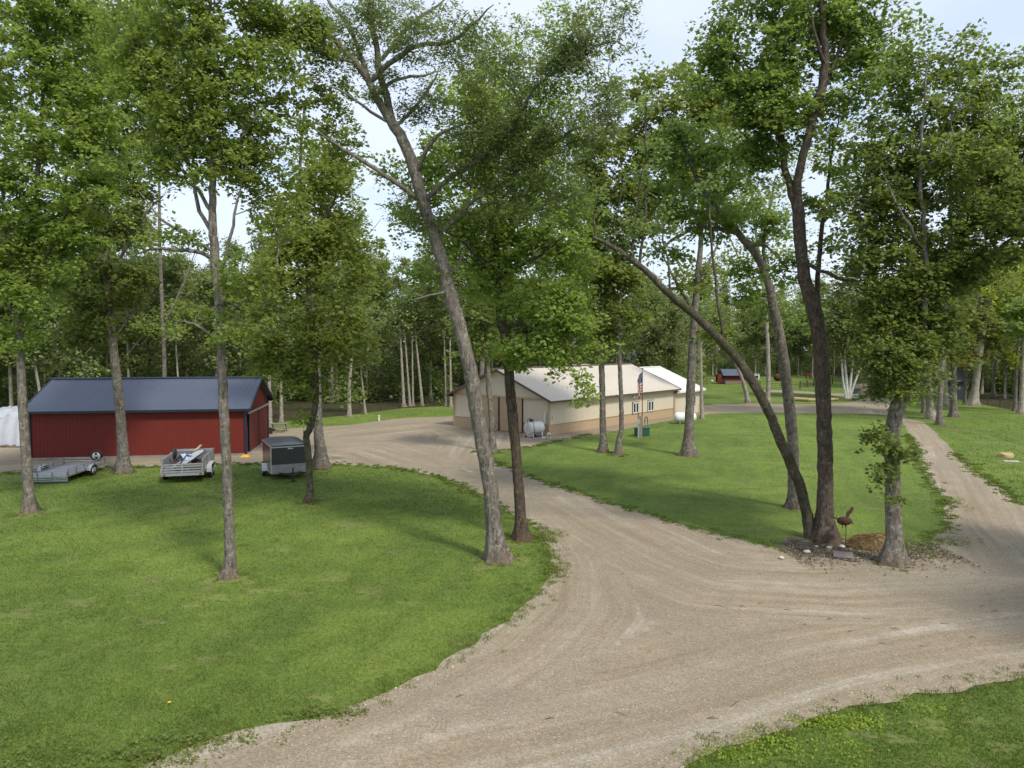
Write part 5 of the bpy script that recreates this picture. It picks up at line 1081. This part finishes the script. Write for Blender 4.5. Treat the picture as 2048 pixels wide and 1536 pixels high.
# far mass of wood and low undergrowth, uncountable
rng = np.random.default_rng(77)
def mass(name, n, yfun, zc, spread, leaf, nl, rc, lm, label, cat, seed):
    rng = np.random.default_rng(seed); px = rng.uniform(-260, 2320, n); d = np.array([yfun(p) for p in px]) + rng.uniform(0, spread, n)
    x = (px - 1024) / FPX * d; z = zc[0] + (zc[1] - zc[0]) * rng.uniform(0, 1, n) ** zc[2]
    z *= .75 + .35 * np.sin(px * .031 + 1) * np.sin(px * .0123) + .12 * np.sin(px * .09)
    V, F = leaves(np.stack([x, d, z], 1), rng, nl, rc, leaf, flat=.8); o = obj(name, mesh_np(name, V, F), M[lm]); tag(o, label, cat, kind='stuff')
def edge(px): return 76 if px < 545 else 88 if px < 905 else 108 if px < 1400 else 176 if px < 1720 else 122 - max(0, px - 1790) * .07
mass('far_woods', 5200, lambda p: edge(p) + 42, (.5, 18, 1.15), 40, 1.0, 18, 2.0, 'leaf_far', 'distant mass of woodland closing the view between the trunks', 'woodland', 1)
mass('wood_edge_foliage', 4200, lambda p: edge(p) + 5, (1.5, 14, 1.1), 24, .42, 20, 1.3, 'leaf_far', 'leafy saplings and low boughs filling the wood edge', 'foliage', 3)
mass('undergrowth', 3000, lambda p: edge(p) + 3, (.3, 5.5, 1.5), 40, .4, 20, 1.0, 'leaf_dark', 'low leafy undergrowth on the floor of the wood', 'undergrowth', 2)
# ------------------------------------------------------------------ grass blades, weeds, loose stones, twigs
rng = np.random.default_rng(9)
def fan(n, y0, y1, pw):
    """points in the view fan, thinner with distance"""
    u = rng.uniform(0, 1, n); Y = (y0 ** (1 - pw) + u * (y1 ** (1 - pw) - y0 ** (1 - pw))) ** (1 / (1 - pw)); X = rng.uniform(-1.05, 1.05, n) * (Y + 1)
    return np.stack([X, Y], 1)
def is_lawn(p): return (~inside(DRIVE, p) | inside(ISLE, p)) & ~inside(MUL, p)
def blades(name, P, h, w_, z0, mat, label, cat):
    n = len(P); Y = P[:, 1]; k = np.maximum(1, Y / 17); a = rng.uniform(0, 6.28, n); hh = h * rng.uniform(.5, 1.3, n) * k ** .5; ww = w_ * k * rng.uniform(.7, 1.3, n)
    lean = rng.normal(0, .55, (n, 2)) * hh[:, None]; z = np.full(n, z0)
    A = np.stack([P[:, 0] - ww * np.cos(a), P[:, 1] - ww * np.sin(a), z], 1); B = np.stack([P[:, 0] + ww * np.cos(a), P[:, 1] + ww * np.sin(a), z], 1)
    C = np.stack([P[:, 0] + lean[:, 0], P[:, 1] + lean[:, 1], z + hh], 1)
    V = np.stack([A, B, C], 1).reshape(-1, 3); o = obj(name, mesh_np(name, V, np.arange(3 * n).reshape(-1, 3)), mat); tag(o, label, cat, kind='stuff')
WORN = [(160,1205,.5,.2),(300,1246,.35,.15),(430,1196,.5,.15),(385,1211,.3,.12),(520,1182,.7,.16),(600,1188,.4,.13),(660,1160,.5,.15),(340,1336,.2,.09),(645,1396,.25,.1),(248,946,1.6,.5),(330,950,.9,.3),(490,962,.7,.25),(540,960,.6,.2),(455,1158,.75,.5),
    (60,1028,.9,.5),(620,1008,.8,.4),(643,938,1.2,.5),(995,1120,1.0,.6),(1045,1082,.7,.5),(1207,906,.9,.4),(1236,911,.8,.4),(1378,914,1.2,.5),(1590,1018,.9,.5),(440,990,.8,.3),(360,1020,.7,.3),(700,1052,.6,.2),(740,1185,.4,.12),(820,1208,.35,.12),(1860,1450,.3,.14),(1800,1480,.3,.12),
    (1960,1445,.25,.1),(2010,1495,.3,.1),(1720,1465,.3,.12),(1985,885,2.5,.5),(1930,860,2.5,.4),(2020,925,1.2,.4),(30,1230,.6,.2),(560,1100,.5,.2),(150,940,2.0,.5),(20,960,1.5,.5)]
WP = []; wr = np.random.default_rng(17)
for wx, wy, a_, b_ in WORN:
    c = G(wx, wy)[:2]; k = wr.uniform(0, 6.28, 5); th = np.linspace(0, 2 * np.pi, 40, endpoint=False)
    r_ = 1 + .3 * np.sin(3 * th + k[0]) + .22 * np.sin(5 * th + k[1]) + .18 * np.sin(9 * th + k[2]) + wr.normal(0, .12, 40)
    WP.append(np.stack([c[0] + a_ * r_ * np.cos(th), c[1] + b_ * 1.6 * r_ * np.sin(th)], 1))
V = []; F = []
for q in WP:
    n0 = len(V); z_ = .036 if inside(ISLE, q[:1])[0] else .006
    V.append((*q.mean(0), z_)); V += [(x, y, z_) for x, y in q]; F += [(n0, n0 + 1 + i, n0 + 1 + (i + 1) % 40) for i in range(40)]
t = NT('worn_earth'); p = t.pos('world'); n = t.noise(p, 7, 5, .7); gc, _, _ = grass_col(t)
c = t.mix(t.ramp(n, [(.45, 0.), (.6, .75)]), gc, t.ramp(t.noise(p, 3, 4, .6), [(.4, (.12, .09, .06)), (.6, (.21, .165, .11))])); t.pbr(c, 1, 0, t.bump(n, .7, .03), .1)
o = obj('worn_patches', mesh_np('worn_patches', V, F), t.m); tag(o, 'thin worn spots of bare earth in the lawns and round the trunks', 'bare earth', kind='stuff')
P = fan(900000, 9, 85, 1.75); P = P[is_lawn(P)]; P = P[rng.uniform(0, 1, len(P)) < 1 - .85 * np.clip((P[:, 1] - 40) / 45, 0, 1)]; P = P[~inside(LIT, P)]
wm = np.zeros(len(P), bool)
for q in WP: wm |= inside(q, P)
P = P[~wm | (rng.uniform(0, 1, len(P)) < .4)]
cl = np.sin(P[:, 0] * 2.1 + 1.3 * np.sin(P[:, 1] * 1.7)) * np.sin(P[:, 1] * 2.6 + np.sin(P[:, 0] * 3.1)); P = P[rng.uniform(0, 1, len(P)) < .72 + .28 * cl]
blades('lawn_blades', P, .05, .008, .0, M['blades'], 'short mown grass blades all over the lawns', 'grass')
# ragged tufts creeping over the gravel edges
def along(P, n, jit, ymax=60):
    d = np.roll(P, -1, 0) - P; L = np.hypot(*d.T); c = (P[:, 1] < ymax) & (P[:, 1] > 11) & (np.abs(P[:, 0]) < P[:, 1] * 1.05); w_ = L * c; w_ = w_ / w_.sum()
    i = rng.choice(len(P), n, p=w_); return P[i] + d[i] * rng.uniform(0, 1, (n, 1)) + rng.normal(0, jit, (n, 2))
BR = np.array([G(*q)[:2] for q in ((457,1155),(60,1027),(248,946),(620,1006),(643,937),(995,1120),(1045,1082),(985,906),(1207,906),(1236,911),(1378,913),(1590,1018),(1648,1084),(1622,1080),(1785,1128))])
th = rng.uniform(0, 6.28, (len(BR), 14)); RB = (BR[:, None] + np.stack([np.cos(th), np.sin(th)], -1) * rng.uniform(.4, .75, (len(BR), 14, 1))).reshape(-1, 2)
T = np.concatenate([RB, along(DRIVE, 1500, .26, 50), along(ISLE, 900, .2, 60)])
T = T + .14 * np.sin(T[:, ::-1] * [[3.1, 2.3]]); P = np.repeat(T, 26, 0) + rng.normal(0, .075, (len(T) * 26, 2)); blades('edge_grass', P, .055, .008, .02, M['blades'], 'ragged grass tufts along the gravel edges', 'grass')
def weed(name, regions, size, mat, label):
    C = np.concatenate([np.stack([*(G(px, py)[:2, None] + rng.normal(0, 1, (2, n)) * [[sx], [sy]]), rng.uniform(.03, .12, n)], 1) for px, py, sx, sy, n in regions])
    V, F = leaves(C, rng, 7, .10, size, flat=.35); V[:, 2] = np.maximum(V[:, 2], .03); o = obj(name, mesh_np(name, V, F), mat); tag(o, label, 'weeds', kind='stuff')
weed('broadleaf_weeds', [(1660, 1448, .5, .14, 75), (1740, 1452, .4, .18, 45), (1540, 1488, .35, .12, 50), (1830, 1412, .5, .2, 25), (1470, 1512, .4, .12, 45), (1640, 1510, .6, .25, 30)], .045, M['leaf_lime'], 'bright broad-leaved weeds at the gravel edge in the lower right corner')
weed('verge_weeds', [(1080, 1075, .5, .5, 160), (1105, 1140, .25, .6, 90), (1090, 1105, .4, .4, 60), (1885, 1000, .4, 1.1, 110), (1893, 1085, .5, .5, 80), (1850, 1112, .8, .2, 50), (400, 1485, .7, .12, 60), (640, 1430, .5, .12, 60), (300, 1520, .6, .2, 70),(100, 1525, 1.2, .3, 60)], .06, M['leaf'], 'low green weeds thinning out into the gravel verge')
for i, (px, py) in enumerate([(339, 1412)]):
    b = empty('dandelion', G(px, py), 0, 'lone yellow dandelion in the front left lawn', 'flower'); MB().tube([(0, 0, 0), (0, 0, .08)], .004, 5).build('stalk', M['green'], b)
    q = MB()
    for k in range(12): a = k * math.pi / 6; q.add([(0, 0, .08), (.035 * math.cos(a - .2), .035 * math.sin(a - .2), .09), (.04 * math.cos(a), .04 * math.sin(a), .088), (.035 * math.cos(a + .2), .035 * math.sin(a + .2), .09)], [(0, 1, 2, 3)])
    q.build('petals', M['petal'], b)
# loose stones over the gravel
def pebbles(name, P, r, z0, mat, label):
    n = len(P); rr = r * rng.uniform(.5, 1.5, n) * np.maximum(1, P[:, 1] / 20) ** .6; o6 = np.array([(1, 0, 0), (0, 1, 0), (-1, 0, 0), (0, -1, 0), (0, 0, 1)], float)
    a = rng.uniform(0, 6.28, n); q = o6[None] * rng.uniform(.6, 1.3, (n, 5, 1)); ca, sa = np.cos(a)[:, None], np.sin(a)[:, None]
    x = q[..., 0] * ca - q[..., 1] * sa; y = q[..., 0] * sa + q[..., 1] * ca; V = np.stack([P[:, :1] + x * rr[:, None], P[:, 1:] + y * rr[:, None], z0 + q[..., 2] * rr[:, None] * .75], -1)
    f = np.array([(0, 1, 4), (1, 2, 4), (2, 3, 4), (3, 0, 4)]); F = (f[None] + 5 * np.arange(n)[:, None, None]).reshape(-1, 3)
    o = obj(name, mesh_np(name, V.reshape(-1, 3), F), mat); tag(o, label, 'gravel', kind='stuff')
t = NT('loose_gravel_stones'); r = t.n('ShaderNodeNewGeometry').outputs['Random Per Island']
t.pbr(t.ramp(r, [(0., (.17, .14, .11)), (.3, (.29, .25, .19)), (.75, (.40, .36, .29)), (1., (.46, .42, .35))]), .9); M['pebble'] = t.m
P = fan(60000, 12, 42, 1.5); P = P[inside(DRIVE, P) & ~inside(ISLE, P)]
q = np.sin(P[:, 0] * .9 + 2 * np.sin(P[:, 1] * .5)) * np.sin(P[:, 1] * 1.1 + P[:, 0] * .35); P = P[rng.uniform(0, 1, len(P)) < .45 + .4 * q]
pebbles('gravel_stones', P, .0135, .02, M['pebble'], 'loose crushed stones scattered over the gravel drive')
P = np.concatenate([along(DRIVE, 12000, .35, 45), along(ISLE, 9000, .3, 50)]); P = P[~is_lawn(P)]; pebbles('verge_stones', P, .018, .02, M['pebble'], 'pale loose stones spilled along the lawn edges')
P = np.stack([rng.normal(0, 1, 500) * 2.0 + G(1720, 1108)[0], rng.normal(0, .6, 500) + G(1720, 1112)[1]], 1); pebbles('soil_stones', P[inside(MUL, P)], .03, .04, M['pebble'], 'small stones and bark bits on the bare soil bed')
g = random.Random(8)
spots = [(1440,1215,.5),(1660,1240,.3),(1470,1410,.5),(1425,1440,.35),(1765,1290,.3),(1575,1222,.3),(1520,1150,.2),(1790,1260,.35),(1240,1430,.3),(1100,1440,.3),(1890,1250,.35),(1945,1277,.3),(1700,1265,.35),(1610,1252,.25),
         (1245,1150,.2),(920,1395,.3),(1340,1270,.25),(1520,1210,.3),(1845,1295,.22),(1990,1225,.3),(1965,1215,.25),(1485,1215,.3),(1735,1240,.4),(1430,1470,.4),(1215,1330,.22),(1560,1370,.2),(1665,1370,.25),(1480,1350,.2)]
for i, (px, py, l) in enumerate(spots[:24]):
    l *= .7
    a = g.uniform(-.7, .7); pts = [(-l / 2, 0, .012), (-l * .1, l * g.uniform(-.12, .12), .03), (l * .25, l * g.uniform(-.1, .1), .02), (l / 2, 0, .012)]
    q = MB().tube(pts, [.005, .007, .006, .003], 5)
    if i % 2: q.tube([pts[1], (l * .1, l * .25, .05)], [.007, .003], 4)
    o = q.build('fallen_twig', M['twig'], None, True); p = G(px, py); o.location = (p[0], p[1], .022); o.rotation_euler = (0, 0, a)
    tag(o, 'thin dark fallen twig lying on the gravel drive', 'twig', 'fallen twigs on the gravel')
# litter of dead leaves, bark and clods round the forked trunks, thinning into the gravel
n = 5200; c = np.stack([rng.uniform(G(1560, 1100)[0], G(1890, 1100)[0], n), rng.normal(G(1700, 1107)[1], .85, n)], 1); c[:, 1] += .25 * np.sin(c[:, 0] * 2.2)
c3 = np.concatenate([c, rng.uniform(.045, .075, (n, 1))], 1); r0_ = rng.uniform(.012, .05, n)[:, None]
a = rng.normal(0, 1, (n, 3)) * [1, 1, .35]; a /= np.linalg.norm(a, axis=1)[:, None]; b = np.cross(a, rng.normal(0, .35, (n, 3)) + [0, 0, 1]); b /= np.linalg.norm(b, axis=1)[:, None]
V = np.stack([c3 - a * r0_, c3 + b * r0_ * .6, c3 + a * r0_, c3 - b * r0_ * .6], 1).reshape(-1, 3)
t = NT('dead_leaf_litter'); r = t.n('ShaderNodeNewGeometry').outputs['Random Per Island']; t.pbr(t.ramp(r, [(0., (.03, .024, .016)), (.45, (.085, .06, .038)), (.8, (.16, .12, .075)), (1., (.26, .22, .15))]), .95)
o = obj('leaf_litter', mesh_np('leaf_litter', V, np.arange(4 * n).reshape(-1, 4)), t.m); tag(o, 'dead leaves and bark bits round the trunks of the drive corner', 'leaf litter', kind='stuff')
